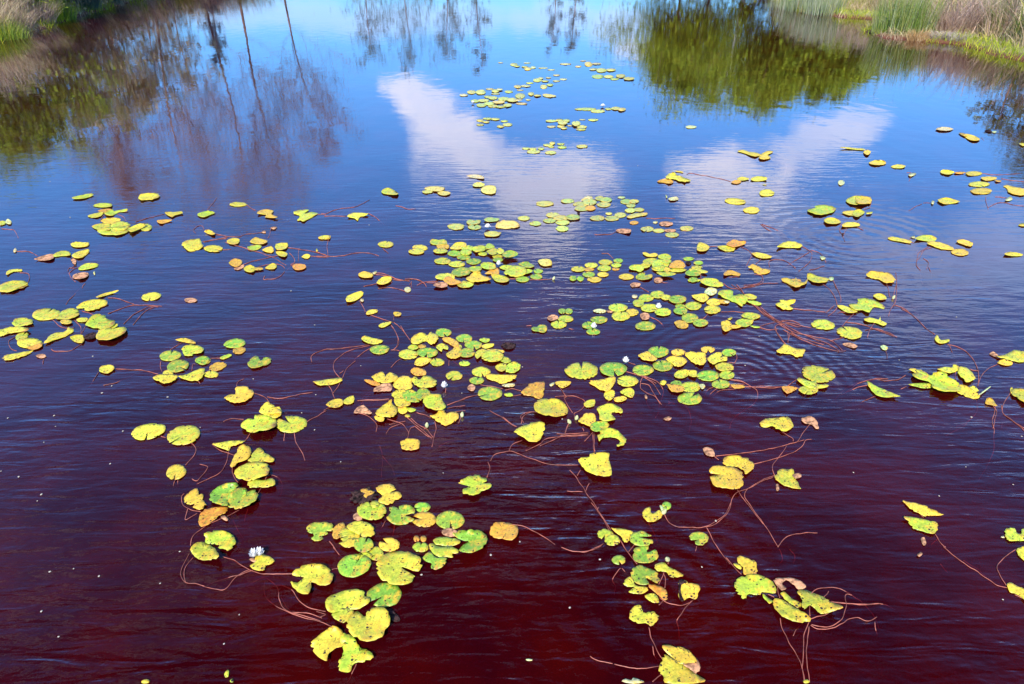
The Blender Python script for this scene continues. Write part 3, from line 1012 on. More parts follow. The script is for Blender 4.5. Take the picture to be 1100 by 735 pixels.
p g 365,340 400,325 425,330 468,335 450,352 390,355
f 390 385 52
e 420 435 105 36 10/10 l
p y 440,385 470,350 520,345 580,355 605,385 560,398 520,400 460,398
e 628 332 80 30 - l
e 704 367 80 30 - l
e 765 236 118 38 - y
e 915 219 88 30 - g
p y 1000,215 1055,185 1080,195 1060,215
e 1000 240 100 34 200/14 g
e 1060 225 90 44 - g
e 1010 268 100 34 - g
e 1065 265 70 34 - o
e 818 311 90 34 - l
e 870 330 100 36 - l
e 797 348 86 30 - l
e 883 360 92 34 - l
e 950 325 94 38 - g
e 880 400 86 38 170/8 l
p y 720,610 750,600 800,602 812,630 780,648 740,640
T 560 190 6.111
e 440 133 50 20 - p
e 515 140 60 30 - g
e 556 150 80 34 - g
e 542 182 92 34 170/12 g
e 658 134 50 16 - p
e 690 162 80 34 - g
e 740 160 66 28 - l
e 720 188 60 26 - g
e 770 215 76 26 - l
e 715 220 70 30 - l
p y 690,260 740,240 825,235 820,252 760,262 720,272
e 500 270 98 34 - g
e 595 272 94 34 170/14 g
e 650 250 80 34 - l
e 575 240 44 18 - y
k 515 230
k 608 188
e 827 342 86 34 - g
e 903 352 78 28 - l
e 976 352 78 22 - r
e 990 380 92 34 150/8 g
e 950 307 90 32 - r
e 1085 338 88 34 - y
e 740 300 60 24 - o
p p 865,295 890,288 895,303 870,305
k 965 430
k 580 118
s 820,272 1010,272
s 480,378 580,375 640,350
p r 620,350 660,340 720,345 710,368 650,368
p n 365,230 385,232 380,250
p o 890,30 950,10 1000,30 980,45 930,38
p p 945,120 960,125 955,140
p p 965,140 1020,130 1030,150 980,155
C compact rosettes of pads right of the central mat
T 570 260 7.333
e 375 212 112 44 60/14 l
e 478 182 104 44 - l
e 460 215 80 30 - o
e 590 158 110 44 - l
e 690 147 76 36 - g
e 675 182 82 34 - l
e 580 205 110 50 - l
e 670 212 60 24 - o
e 458 255 100 44 150/10 g
e 570 255 90 40 - y
e 503 295 114 44 160/9 y
e 392 288 54 42 - g
e 335 285 60 42 10/24 g
s 560,90 610,90 650,130
e 755 272 120 48 180/7 y
p g 828,270 860,245 905,240 900,262 950,252 962,272 930,292 870,298 835,290
p g 778,200 800,180 870,175 890,205 870,235 840,232 830,220 790,215
p r 785,335 810,318 866,325 855,348 800,355
s 860,355 930,395
e 820 427 46 30 - p
k 775 467
e 1005 300 70 46 - r
s 1035,315 1120,330 D
e 910 440 120 60 - l
e 1000 412 110 60 - l
e 1066 435 80 44 - l
e 850 480 90 60 - l
e 940 518 150 64 - l
f 1008 505 56
e 1045 550 130 64 190/10 l
e 688 515 152 66 - l
e 800 553 100 60 - y
e 710 582 146 78 80/8 l
e 905 660 160 72 210/6 g
p r 862,570 900,555 935,570 930,605 880,610
s 940,590 1010,625 1050,665 1060,700 D
p p 490,540 540,525 600,540 570,560 520,555
e 625 545 50 24 - r
e 300 545 64 46 - g
e 248 543 60 42 - g
e 276 604 122 56 200/10 l
p r 130,600 160,572 210,580 215,605 160,620
e 222 650 126 62 100/10 l
p g 5,680 30,665 50,670 70,650 120,655 130,690 105,715 60,705 20,700
e 540 612 134 58 170/7 g
e 460 655 110 56 - g
e 494 706 110 50 100/14 g
f 498 660 52
s 300,680 360,690 D
T 670 265 12.22
p y 245,80 290,70 340,95 400,80 450,100 420,130 330,130 280,115
p l 450,120 500,95 580,95 625,135 600,170 520,165 460,150
p l 250,190 320,150 420,150 440,190 380,230 290,240
e 480 230 230 130 - l
e 290 240 130 80 - y
e 560 190 130 70 - l
e 480 285 230 76 - l
p l 600,310 650,270 760,280 830,300 760,330 640,328
p y 520,300 560,265 610,290 600,325 540,325
p o 595,260 630,205 700,175 770,190 810,245 790,275 700,280 620,275
p l 430,335 520,330 640,335 690,358 620,380 520,388 460,360
p l 68,270 120,235 230,240 270,280 230,325 160,310 100,300
e 850 158 140 50 - g
e 980 210 125 56 - g
p n 810,210 860,195 890,220 850,240
e 960 270 150 50 - l
p l 860,290 980,290 1100,320 1080,345 960,340 880,320
p g 805,350 850,305 960,310 1020,350 960,385 850,378
e 915 433 126 66 - g
s 1000,360 1020,420
T 700 260 7.333
p l 380,300 440,280 510,290 565,330 555,350 480,352 410,330
s 390,250 385,290
e 205 450 140 66 170/8 g
e 225 505 80 40 - g
e 228 540 110 60 - g
e 330 502 130 66 20/9 l
e 300 597 130 76 - g
e 385 635 120 62 170/8 g
p o 178,630 230,612 290,650 270,680 210,675 185,645
s 0,600 50,620 95,670 105,700 D
s 405,605 450,565
k 765 475
C open left side where pads trail in short chains
T 0 190 6.111
p l 472,135 520,122 600,108 612,122 560,140 490,145
p y 905,140 925,115 990,105 1053,118 1030,142 960,152 920,150
p l 610,190 650,172 730,175 730,195 660,200
p y 575,255 620,240 680,230 660,260 600,268
p l 685,235 740,210 750,225 835,208 830,228 780,232 740,255 700,250
p o 640,222 700,208 735,215 690,235
p y 660,290 700,270 780,270 790,290 720,310
p l 600,325 660,305 730,310 720,350 650,350
p l 640,350 720,330 850,330 830,370 740,382 660,372
e 790 320 130 60 - l
e 955 330 84 52 - l
p l 840,340 920,305 960,320 900,350 860,362
p l 0,318 0,290 35,290 35,310
p p 35,300 50,275 75,290 70,312
s 10,340 60,345 90,350 120,400
s 800,200 880,180 920,170 U
s 770,245 810,265 825,290
s 890,295 960,275 1080,245
s 660,295 680,260 750,245
s 600,205 560,150 U
p y 1080,235 1100,228 1100,245
p o 1030,285 1100,278 1130,285 1080,305 1045,305
p y 462,440 500,425 545,430 585,430 575,455 520,462 480,458
p l 350,510 400,485 455,490 460,515 400,520 360,525
p y 470,515 500,495 560,475 585,475 580,500 540,530 490,532
p r 222,540 290,515 350,505 350,535 290,550
p l 515,600 560,568 640,568 640,590 580,605 530,612
p r 478,650 520,630 580,630 575,655 520,670
s 600,575 500,600 455,630 460,655 495,690 D
s 490,600 455,600 445,620
p r 465,535 500,545 495,575 475,565
s 500,580 465,600
p p 612,625 625,620 622,645 615,640
s 100,490 170,490 210,500 245,518
p p 85,490 100,465 112,480 100,495
p y 38,635 60,610 140,605 140,620 90,622 50,642
s 130,630 180,635 195,655 185,690
s 560,700 540,730
p l 0,715 50,690 140,683 182,700 170,722 110,740 50,745 0,745 -20,740
k 328 30
k 460 265
T 170 190 6.111
p y 45,240 70,228 100,232 150,225 160,240 110,252 90,265
s 105,270 250,245 U
p l 255,245 290,230 330,222 375,235 340,250 300,265 270,260
s 325,215 350,180 385,135
e 525 180 118 30 - y
p y 648,240 670,220 710,212 760,225 740,245 785,262 760,270 700,265 710,250
p l 885,235 930,215 990,215 960,240 1010,230 1050,240 1010,265 960,290 910,285 930,260
s 580,185 640,220
p y 155,440 200,410 270,405 285,435 298,455 260,480 210,488 175,470
e 362 470 125 46 - y
p y 300,360 330,345 375,370 350,380
p y 448,420 490,400 535,410 520,440 470,440
p y 600,425 640,395 670,405 720,420 690,440 640,440
p l 585,460 640,445 680,455 650,480 600,478
p y 680,480 740,455 760,480 740,500
p y 770,440 850,432 840,470 780,480
p y 770,490 820,490 850,505 830,525 790,515
p o 462,565 500,535 550,550 540,580 500,590
p r 495,600 560,575 560,595 520,612
p y 560,600 600,575 640,600 620,625 580,622
p y 700,600 750,565 780,580 760,605
e 655 603 70 20 - o
p o 880,590 900,570 960,575 970,595 940,610 900,610
p y 940,525 970,505 1000,515 980,538
p y 1050,400 1090,385 1130,385 1125,408 1070,410
p r 735,335 760,325 780,330 760,345
p r 675,365 700,350 705,370
s 300,345 290,325 260,325 230,350 245,370
s 375,375 450,390 500,395 600,375 680,365
s 290,425 380,410 450,405
s 300,430 400,405 460,395
s 440,430 540,460 650,490 750,530 840,580
s 545,460 620,485
s 550,580 650,545 760,525 840,495
s 640,600 720,575 800,575 830,600
s 850,465 960,480 1100,510
s 990,520 1100,530
s 860,500 880,520 890,560 850,610 800,670 770,720 D
s 920,550 925,465
s 700,650 690,675 750,670 800,655 830,620
s 740,340 735,380 720,400
s 780,335 870,270 U
s 890,565 870,580 960,580
s 1070,240 1100,250
p y 1035,490 1040,468 1050,485
s 425,480 480,475
T 340 190 6.111
p l 425,95 450,75 480,72 540,110 500,118 440,110
s 0,245 60,245 120,215 200,205 270,190 350,150
s 50,258 200,258
p y 200,260 240,235 340,240 310,258 285,262 270,288 250,272
s 340,240 390,265 430,305 500,335 D
s 520,190 600,208 650,210
s 660,225 700,180 750,140 U
e 455 442 104 42 - y
s 435,470 465,500 485,530 D
s 80,405 70,470 75,520
s 0,490 80,520 180,515 280,498 350,500 410,520
s 0,520 80,525
p y 10,398 40,385 85,385 80,402 40,408
p y 272,640 310,620 370,635 360,660 300,660
p y 395,690 440,655 490,655 480,685 430,705
p p 365,630 400,615 385,640
s 385,640 480,655 560,680 640,670 700,690 720,720
s 310,720 400,700 500,690
s 620,725 622,685
k 345 315
T 220 294 5
p y 825,5 870,-5 905,5 880,22 840,18
p y 922,50 950,20 1000,15 1000,40 960,58
s 905,-5 960,0 1040,30 1100,40
s 1000,30 1060,38
s 930,80 1000,75 1080,95
e 1090 85 36 30 - p
C raft of pads at the left edge
T 0 294 5
p l 0,95 0,62 50,40 130,38 148,55 100,78 50,98
p y 515,125 560,105 635,88 620,102 540,125
e 812 122 108 44 - y 8
e 1025 142 68 26 - r
e 430 12 84 32 - r 6
s 370,-5 385,25 405,45
s 355,165 400,110 460,52 D
e 250 218 158 64 40/8 l 4
p l 65,270 80,245 130,235 178,250 170,272 120,280 90,290
p y 0,335 -20,310 20,295 70,285 150,292 140,308 60,318 10,335
e 118 338 72 46 30/16 l 20
e 370 215 110 56 - l 15
p l 290,240 320,225 400,210 430,215 400,235 340,245
e 355 258 64 26 - y
p l 408,185 450,150 520,135 575,145 560,175 500,195 460,198 450,185
p y 410,245 440,235 475,240 460,258 420,258
p l 455,275 500,220 560,220 575,240 620,255 600,285 540,298 470,282
p l 520,285 560,265 635,270 610,295 560,300
p l 520,350 525,305 590,290 600,310 575,305 660,285 680,300 660,325 590,355
e 160 372 140 56 - y
p y 235,365 290,320 350,310 370,285 395,300 380,325 310,350 250,372
p y 375,340 430,325 455,345 440,372 400,365
p o 140,395 180,385 220,370 225,390 180,410
p y 12,455 40,435 100,425 150,415 180,412 150,435 100,452 40,465
p n 445,340 480,320 515,315 510,345 470,352
p r 190,440 230,430 250,445 220,455
s 90,335 50,360 55,400 90,415
s 235,460 225,510 D
s 280,245 340,290 400,290
s 440,320 470,270 500,230
s 400,250 430,290 435,325
s 580,130 640,135 720,165
s 580,215 660,185 730,168 790,170 870,175
s 665,270 720,220 800,180 850,178
s 715,275 770,210 830,180
s 275,405 300,418 370,415 430,385 445,370
s 440,200 500,220
k 498 443
k 600 602
k 548 640
k 900 662
C cluster of pads above the front left string
T 0 294 5
p y 532,520 545,495 600,490 615,510 580,535 545,530
s 620,512 760,520 850,540
s 530,530 500,575 470,625 D
s 555,600 640,580 740,530 D
p y 940,355 990,345 1040,360 1050,375 1000,370
e 915 440 118 56 60/10 g 6
p l 975,405 1000,385 1050,380 1092,400 1080,425 1040,430 1030,440 990,438
e 955 495 120 66 - g 12
p y 875,530 900,515 930,530 920,550 880,545
p y 820,560 860,540 950,545 940,570 890,590 850,578
p y 955,550 1000,540 1060,515 1095,505 1100,535 1060,575 1000,570
e 1090 465 84 44 - g
s 915,410 980,370
s 865,470 858,500 870,525
s 1030,520 1035,490 1050,485
s 1060,570 1075,590
T 220 294 5
e -10 465 68 48 190/10 g 8
e 162 374 116 50 190/10 g 6
e 185 412 72 38 - o 10
p l 80,450 130,430 145,440 100,460
s 30,455 90,455
e 70 498 96 44 - o 15
e 35 540 78 38 100/10 l
p g 230,485 250,455 280,440 295,460 305,465 320,450 355,455 350,480 300,500 250,508
p y 105,670 130,650 165,645 165,610 220,605 260,630 250,665 200,690 150,692 125,680
p y 295,730 330,690 360,700 405,735 400,750 310,750
s 172,605 180,580 210,565
s 260,640 320,660 345,690
s 335,662 400,670 480,655 580,638
k 463 92
k 590 275
k 260 565
k 838 494
k 596 650
C thin chain of pads curving down toward the centre raft
T 220 294 5
p y 762,150 765,120 840,92 850,115 810,145
p y 865,215 880,195 925,192 925,208 880,220
p y 1012,215 1020,203 1055,210 1050,225 1025,228
p y 932,280 960,262 1005,258 980,280 950,290
p y 840,350 860,332 900,345 960,358 930,378 880,375
e 939 407 104 50 10/6 g 3
p y 582,580 640,570 730,560 735,575 680,595 620,600
p y 650,705 690,675 740,675 740,705 700,720
p y 740,690 765,665 800,655 800,690 765,702
p r 820,725 850,705 880,730 860,740 825,740
s 830,145 850,175 862,205
s 890,222 960,245 1010,262
s 1015,250 1020,228
s 1000,275 1040,340 1040,380 1010,410
s 1015,262 1060,300 1100,355
s 575,475 575,440 640,410 740,400 880,382
s 735,570 700,530 690,490 720,450 790,410 890,385
s 890,400 820,445 790,480 D
s 690,640 720,600 740,550 770,500 810,468
s 745,520 725,535
s 665,600 690,650 698,670
s 640,735 690,710
s 1000,410 1045,415
s 820,682 990,678
s 840,700 900,630 U
e 845 142 20 18 - p
C broad yellow leafy raft at the right edge
T 1000 360 7.35
p y 30,20 50,0 60,15 80,40 140,30 145,50 100,65 60,62 35,40
p r 460,150 490,130 530,155 520,175
p l 520,165 600,150 650,120 735,125 760,150 735,210 680,210 600,190
p y 525,215 570,190 640,210 640,235 590,240 540,225
p y 50,265 120,250 170,255 175,230 215,240 220,275 150,300 80,280
p y 210,285 240,240 300,270 350,330 345,350 280,370 240,330
p l -130,330 -140,300 -115,270 -60,290 0,320 20,295 100,290 140,320 200,360 240,400 230,440 180,445 80,440 10,410 0,380
p l -180,390 -120,380 0,380 10,415 -60,420 -100,410
p y -180,270 -150,260 -60,280 -20,320 -40,345 -110,340 -120,300
p y 200,440 230,390 300,410 380,470 370,500 300,495 240,470
p y 305,410 340,400 380,440 330,445
p p 380,465 465,405 470,412 395,468
p o 430,540 440,500 480,495 510,540 525,560 470,550
p y 625,425 640,410 650,440 635,460
p l 645,425 735,420 800,425 790,520 735,530 690,500 640,465
s 130,75 200,90 270,130 330,190 365,250 378,320 370,400
s 145,80 170,140 230,200 D
s 310,270 350,280 380,285
s 370,400 400,320 450,270 540,225
s 195,280 195,350
s 490,560 515,600 510,660 490,735
s 630,455 580,530 560,590 590,640 700,720 760,780
s 360,510 360,610 280,690 200,720 U
s 560,730 565,700 U
T 880 294 5
p l 258,590 265,580 320,610 420,650 428,660 350,665 290,640
s 465,545 420,570 360,575 310,570 220,580 140,620 80,680 D
s 370,565 300,565 210,590 150,630 100,665 D
s 260,600 180,620 100,660 D
s 470,605 410,640 D
s 300,660 230,690 200,720 D
s 410,-5 415,60 395,140
s 440,185 510,230 570,290 620,325
s 450,190 550,175 U
k 430 463
k 738 232
T 1000 360 7.35
s -130,-180 -80,-150 U
T 880 441 5
s 945,-30 940,20 932,70 938,120 940,190 920,260 850,385 D
s 980,-30 985,10 1030,50 1100,95
s 830,30 780,80 680,135 U
C far right strings of pads
T 920 230 6.111
p y 203,155 240,148 290,158 360,175 350,192 290,180 230,172
p l 385,160 430,138 490,138 530,160 500,180 440,175
p y 465,185 520,178 620,210 640,235 560,230 490,205
e 680 250 116 46 - y -5
p y 655,178 700,165 765,190 750,212 700,200
p y 970,262 1010,248 1090,262 1080,275 1020,275
s 470,215 430,240 400,270 390,330 420,370
s 495,220 440,240 420,280 395,300
s 440,290 475,320 460,360
s 475,350 495,410 D
s 400,240 390,280 410,350 440,460 540,520 U
p y 65,400 90,375 150,375 220,390 258,430 240,448 190,450 150,430 100,420
p y 110,540 130,522 175,525 200,555 160,560
p y 1062,75 1080,60 1110,62 1110,80
s 0,80 40,110 80,150 D
s 370,145 350,170 375,190
k 170 235
k 562 300
p p 355,150 380,140 385,160
T 920 120 6.111
p p 520,115 560,100 600,102 638,115 590,125
p y 700,150 730,145 790,165 812,185 770,190 730,180
p o 670,140 700,138 730,155 710,162
s 820,170 850,210 D
p n 840,128 865,115 890,130 880,135
e 905 132 30 12 - p
p y -110,235 -60,232 0,240 40,240 60,250 0,250
p y 45,265 70,248 95,262 80,282 60,280
p y 80,335 120,318 180,320 195,342 150,350 100,345
p y 225,360 270,345 325,355 300,370 250,370
p p 340,415 370,400 395,408 360,425
s 345,455 355,420
s 330,400 370,408
p y 548,395 570,380 620,385 645,400 610,412 570,408
p o 640,400 680,392 720,400 680,408
e 770 405 110 30 - y
p y 815,435 850,425 920,430 910,445 850,452
p o 905,445 945,450 950,460 920,458
e 804 475 140 36 - y
e 820 520 142 44 - y
p y 960,488 990,482 1050,495 1130,510 1130,545 1060,548 1000,530 985,500
k 642 441
s 820,405 930,415 1080,405
s 950,440 1100,460
p y 532,578 590,562 640,575 680,590 620,605 570,605
p p 490,600 500,582 512,590 505,608
s 440,600 485,600
s 345,650 390,620 430,605
s 850,560 850,600 865,640
s 865,630 920,600 980,600 1020,610 1100,620
s 910,560 980,565 1020,570
p p 975,580 1010,555 1025,575 1000,585
s 420,445 560,430 U
p y 1065,210 1090,205 1110,215 1095,225
p y 0,555 60,553 100,565 95,600 60,605 0,600
p l 0,690 -30,670 0,640 40,645 55,665 20,685
p y 65,662 105,655 100,668 70,672
s 100,590 90,625 50,640
s 5,340 40,290 U
T 700 110 6.111
e 258 161 72 20 - p
p y 560,320 600,310 640,325 690,330 720,345 680,355 640,345 590,328
p y 700,360 750,320 795,320 790,332 760,345 785,362 740,375
p y 92,490 115,465 150,460 175,480 250,505 245,520 190,520 150,505 110,500
p o 40,515 90,510 130,520 110,532 70,520
p y 560,500 590,488 630,495 640,505 580,515
p o 520,525 550,510 590,520 560,535
p y 650,500 690,485 750,490 755,508 700,518 660,512
p p 725,540 745,535 755,545
p y 150,450 180,448 212,458 190,460
s 230,475 260,465 350,480 440,500 520,520
s 800,370 870,390 885,440 860,520 U
s 890,410 930,440 U
k 1025 432
s 0,425 60,425 120,440 U
C far mats of small pads near the top of the pond
T 490 55 7.333
e 60 345 68 20 - p
e 122 322 70 32 - l
e 195 322 80 40 - l
e 265 297 64 14 - p
e 310 312 60 28 - l
e 345 300 50 16 - p
e 415 318 66 22 - l
e 250 358 60 20 - y
e 310 335 70 12 - p
e 150 392 70 26 - l
f 132 402 34
e 290 368 76 26 - l
e 375 375 90 32 - l
e 215 388 90 24 - l
e 505 352 80 44 - l
e 445 382 90 34 - l
e 200 425 80 28 - g
e 260 412 80 28 - l
e 335 400 100 24 - y
e 290 432 80 24 - y
e 350 436 80 20 - l
e 405 425 70 26 - l
e 490 384 60 18 - p
e 515 412 90 18 - p
e 568 382 40 14 - p
e 590 335 50 28 - l
e 640 348 60 16 - l
p l 680,345 700,335 760,342 790,352 770,360 710,362
e 485 278 60 26 - y
e 550 272 76 18 - p
e 505 306 56 10 - p
e 580 250 60 14 - l
e 640 228 70 30 - y
e 668 212 40 18 - p
e 728 208 44 12 - p
e 790 188 56 14 - p
e 845 220 60 16 - p
e 790 234 60 14 - p
e 700 235 60 12 - l
e 690 280 56 36 - l
e 740 264 54 20 - l
e 350 90 40 8 - p
e 455 105 60 26 - y
e 480 118 50 12 - l
e 560 92 60 8 - p
e 565 138 60 28 - y
e 608 127 40 20 - p
e 540 122 50 12 - l
e 685 132 74 12 - p
e 750 146 60 10 - p
e 862 100 90 16 - p
e 962 122 50 12 - p
e 1000 76 50 8 - p
e 1045 105 60 36 - y
e 1085 140 60 16 - l
e 190 545 60 22 - y
e 250 530 76 18 - l
e 310 534 70 20 - l
e 235 556 60 18 - y
e 190 578 60 18 - l
e 380 550 60 16 - l
e 350 592 60 20 - l
e 405 578 76 26 - l
T 540 0 3.868
e 355 265 30 18 - y
e 390 264 40 8 - p
e 315 275 26 6 - p
e 410 292 44 18 - y
e 450 290 40 12 - l
e 375 288 30 8 - p
e 395 318 50 18 - g
e 440 318 40 14 - y
e 490 315 40 16 - l
e 525 326 46 14 - l
e 465 328 36 10 - l
e 345 453 90 12 - l
e 395 462 60 14 - l
e 440 452 30 10 - l
e 470 450 40 14 - l
e 495 454 34 14 - y
f 416 438 24
T 550 110 7.333
e 310 145 90 20 - l
e 375 140 60 22 - y
e 430 142 54 22 - l
e 400 160 80 30 - l
e 310 190 70 18 - p
e 385 188 60 22 - y
e 410 202 50 18 - y
e 505 165 70 40 - y
e 550 192 80 26 - l
e 545 212 80 20 - l
e 455 182 40 12 - p
e 640 137 80 20 - l
e 555 135 50 8 - p
e 285 335 80 22 - l
e 318 320 46 24 - y
e 310 350 50 12 - l
e 385 326 60 16 - y
e 395 352 72 24 - l
e 110 362 60 20 - l
e 165 365 60 18 - y
e 230 364 50 20 - l
e 170 388 110 30 - l
e 305 395 90 28 - l
e 552 346 90 26 - y
s 990,495 1100,505 U
k 665 382
k 990 497
'''
COLS = {'l': (.50, .57, .040), 'y': (.74, .59, .045), 'g': (.25, .45, .035), 'o': (.68, .33, .035), 'p': (.62, .62, .30), 'r': (.42, .20, .12), 'n': (.07, .045, .06)}
PHRASES = ['in the front raft', 'in the curved front-left string', 'at the front left edge', 'drifting in the middle foreground', 'in the front stem tangle', 'in the bright front-right clump', 'on the pink front-right runners', 'in the pointed right-hand pair', 'at the right front corner', 'in the raft below centre', 'in the knot with yellow frond', 'in the curving band, right-centre', 'scattered right of centre', 'in the tight central mat', 'in the chain above centre', 'in the rosettes by centre', 'in the open left chains', 'in the left edge raft', 'in the lone left cluster', 'in the thin left-centre chain', 'in the right edge raft', 'in the far right strings', 'in the far top mats']
items = []; stems = []; dots = []
cluster = 0; names = []; T = (0, 0, 1)
def P(x, y): return (T[0] + x / T[2], T[1] + y / T[2])
def pts_of(tok): return [P(*[float(v) for v in t.split(',')]) for t in tok if ',' in t]
def crom(pts, n, closed=False):
    out = []; m = len(pts)
    rng = range(m) if closed else range(m - 1)
    for i in rng:
        if closed: p0, p1, p2, p3 = pts[i - 1], pts[i], pts[(i + 1) % m], pts[(i + 2) % m]
        else: p0, p1, p2, p3 = pts[max(0, i - 1)], pts[i], pts[i + 1], pts[min(m - 1, i + 2)]
        for j in range(n):
            t = j / n
            out.append(tuple(.5 * (2 * b + (c - a) * t + (2 * a - 5 * b + 4 * c - d) * t * t + (3 * b - a - 3 * c + d) * t ** 3) for a, b, c, d in zip(p0, p1, p2, p3)))
    if not closed: out.append(tuple(pts[-1]))
    return out
def area(pl):
    return abs(sum(pl[i - 1][0] * pl[i][1] - pl[i][0] * pl[i - 1][1] for i in range(len(pl)))) / 2
rnd = random.Random(11)
for line in DATA.strip().split('\n'):
    tok = line.split()
    if not tok: continue
    c = tok[0]
    if c == 'T': T = (float(tok[1]), float(tok[2]), float(tok[3]))
    elif c == 'C':
        ph = ' '.join(tok[1:])
        if ph not in names: names.append(ph)
        cluster = names.index(ph)
    elif c == 'e':
        cx, cy, ww, hh = [float(v) for v in tok[1:5]]
        if ww < 3: continue
        nt_, cl = tok[5], tok[6]; tilt = R(float(tok[7])) if len(tok) > 7 else 0
        pts = []; n = 64 if ww / T[2] > 22 else (34 if ww / T[2] > 9 else 18)
        ph1, ph2 = rnd.uniform(0, 6.28), rnd.uniform(0, 6.28); jr = rnd.uniform(.012, .035)
        ntch = None
        if nt_ == '-' and ww / T[2] > 7: ntch = (rnd.uniform(0, 360), rnd.uniform(5, 12), .75)
        elif nt_ != '-':
            v = nt_.split('/'); ntch = (float(v[0]), float(v[1]) if len(v) > 1 else 12.0, .95)
        asp = hh / ww
        ctr = (cx, cy)
        def ep(th, rr=1.0):
            x = math.cos(th) * ww / 2 * rr; y = -math.sin(th) * hh / 2 * rr
            x, y = x * math.cos(tilt) + y * math.sin(tilt), -x * math.sin(tilt) + y * math.cos(tilt)
            return P(cx + x, cy + y)
        if ntch:
            # the notch angle is given as seen in the picture: convert to the ellipse parameter
            th0 = math.atan2(math.sin(R(ntch[0])) / max(asp, .2), math.cos(R(ntch[0]))) if nt_ != '-' else R(ntch[0])
            hw = R(ntch[1]) / 2
            for i in range(n + 1):
                t = i / n
                th = th0 + hw + t * (2 * math.pi - 2 * hw)
                lobe = 1 + .03 * math.exp(-(min(t, 1 - t) * 2 * math.pi / .35) ** 2)
                rr = lobe * (1 + jr * math.sin(3 * th + ph1) + jr * .6 * math.sin(7 * th + ph2) + rnd.uniform(-.012, .012))
                if cl in 'lyo' and rnd.random() < .13 and n > 20: rr *= rnd.uniform(.86, .96)
                pts.append(ep(th, rr))
            pts.append(ep(th0 - hw * .5, .45)); pts.append(ep(th0, 1 - ntch[2])); pts.append(ep(th0 + hw * .5, .45))
        else:
            for i in range(n):
                th = i / n * 2 * math.pi
                pts.append(ep(th, 1 + jr * math.sin(3 * th + ph1) + rnd.uniform(-.012, .012)))
        items.append(dict(k='e', pts=pts, c=cl, cl=cluster, ctr=P(cx, cy), wide=bool(nt_ != '-' and ntch and ntch[1] >= 14)))
    elif c == 'p':
        cl = tok[1]; pts = pts_of(tok[2:])
        if area(pts) < 1: continue
        big = area(pts) > 120
        pts = crom(pts, 4 if big else 2, True)
        s = .5 if big else .12
        pts = [(x + rnd.uniform(-s, s), y + rnd.uniform(-s, s) * .7) for x, y in pts]
        if cl == 'n' and big:
            mx_ = sum(p[0] for p in pts) / len(pts); my_ = sum(p[1] for p in pts) / len(pts)
            pts = [((x - mx_) * q + mx_, (y - my_) * q + my_) for (x, y), q in ((p, rnd.uniform(.68, 1.12)) for p in pts)]
        if big:
            mx_ = sum(p[0] for p in pts) / len(pts); my_ = sum(p[1] for p in pts) / len(pts)
            pts = [((x - mx_) * q + mx_, (y - my_) * q + my_) for (x, y), q in ((p, rnd.uniform(.84, .95) if rnd.random() < .12 else 1.0) for p in pts)]
        items.append(dict(k='p', pts=pts, c=cl, cl=cluster, ctr=(sum(p[0] for p in pts) / len(pts), sum(p[1] for p in pts) / len(pts)), wide=False))
    elif c == 's':
        pts = pts_of(tok[1:]); fl = tok[-1] if ',' not in tok[-1] else ''
        if len(pts) < 2: continue
        stems.append(dict(pts=pts, fl=fl, cl=cluster))
    elif c in 'fbk':
        v = [float(q) for q in tok[1:]]
        dots.append(dict(k=c, p=P(v[0], v[1]), s=(v[2] / T[2] if len(v) > 2 else 0), cl=cluster))
# drop the same fleck listed twice from neighbouring sheets
dd = []
for d in dots:
    if all((d['p'][0] - e['p'][0]) ** 2 + (d['p'][1] - e['p'][1]) ** 2 > 6 for e in dd if e['k'] == d['k']): dd.append(d)
dots = dd

for it in items:
    it['area'] = area(it['pts'])
    g = [at(x, y) for x, y in it['pts']]
    it['g'] = g
    xs_ = [p[0] for p in g]; ys_ = [p[1] for p in g]
    it['gc'] = (sum(xs_) / len(g), sum(ys_) / len(g)); it['gr'] = max(.01, max(max(xs_) - min(xs_), max(ys_) - min(ys_)) / 2)
    a = area([(p[0], p[1]) for p in g]); it['ga'] = a
    # length against width on the water
    mx_, my_ = it['gc']; sxx = sum((p[0] - mx_) ** 2 for p in g); syy = sum((p[1] - my_) ** 2 for p in g); sxy = sum((p[0] - mx_) * (p[1] - my_) for p in g)
    tr_ = sxx + syy; dt = math.sqrt(max(0, (sxx - syy) ** 2 + 4 * sxy * sxy)); it['elong'] = math.sqrt((tr_ + dt) / max(1e-9, tr_ - dt))
placed = []
for it in items:
    lay = 0
    for q in placed:
        dx = q['gc'][0] - it['gc'][0]; dy = q['gc'][1] - it['gc'][1]
        if dx * dx + dy * dy < ((q['gr'] + it['gr']) * .78) ** 2: lay = max(lay, q['lay'] + 1)
    it['lay'] = min(lay, 9); placed.append(it)

def inside(px, py, pl):
    r_ = False; j = len(pl) - 1
    for i in range(len(pl)):
        if (pl[i][1] > py) != (pl[j][1] > py) and px < (pl[j][0] - pl[i][0]) * (py - pl[i][1]) / (pl[j][1] - pl[i][1]) + pl[i][0]: r_ = not r_
        j = i
    return r_

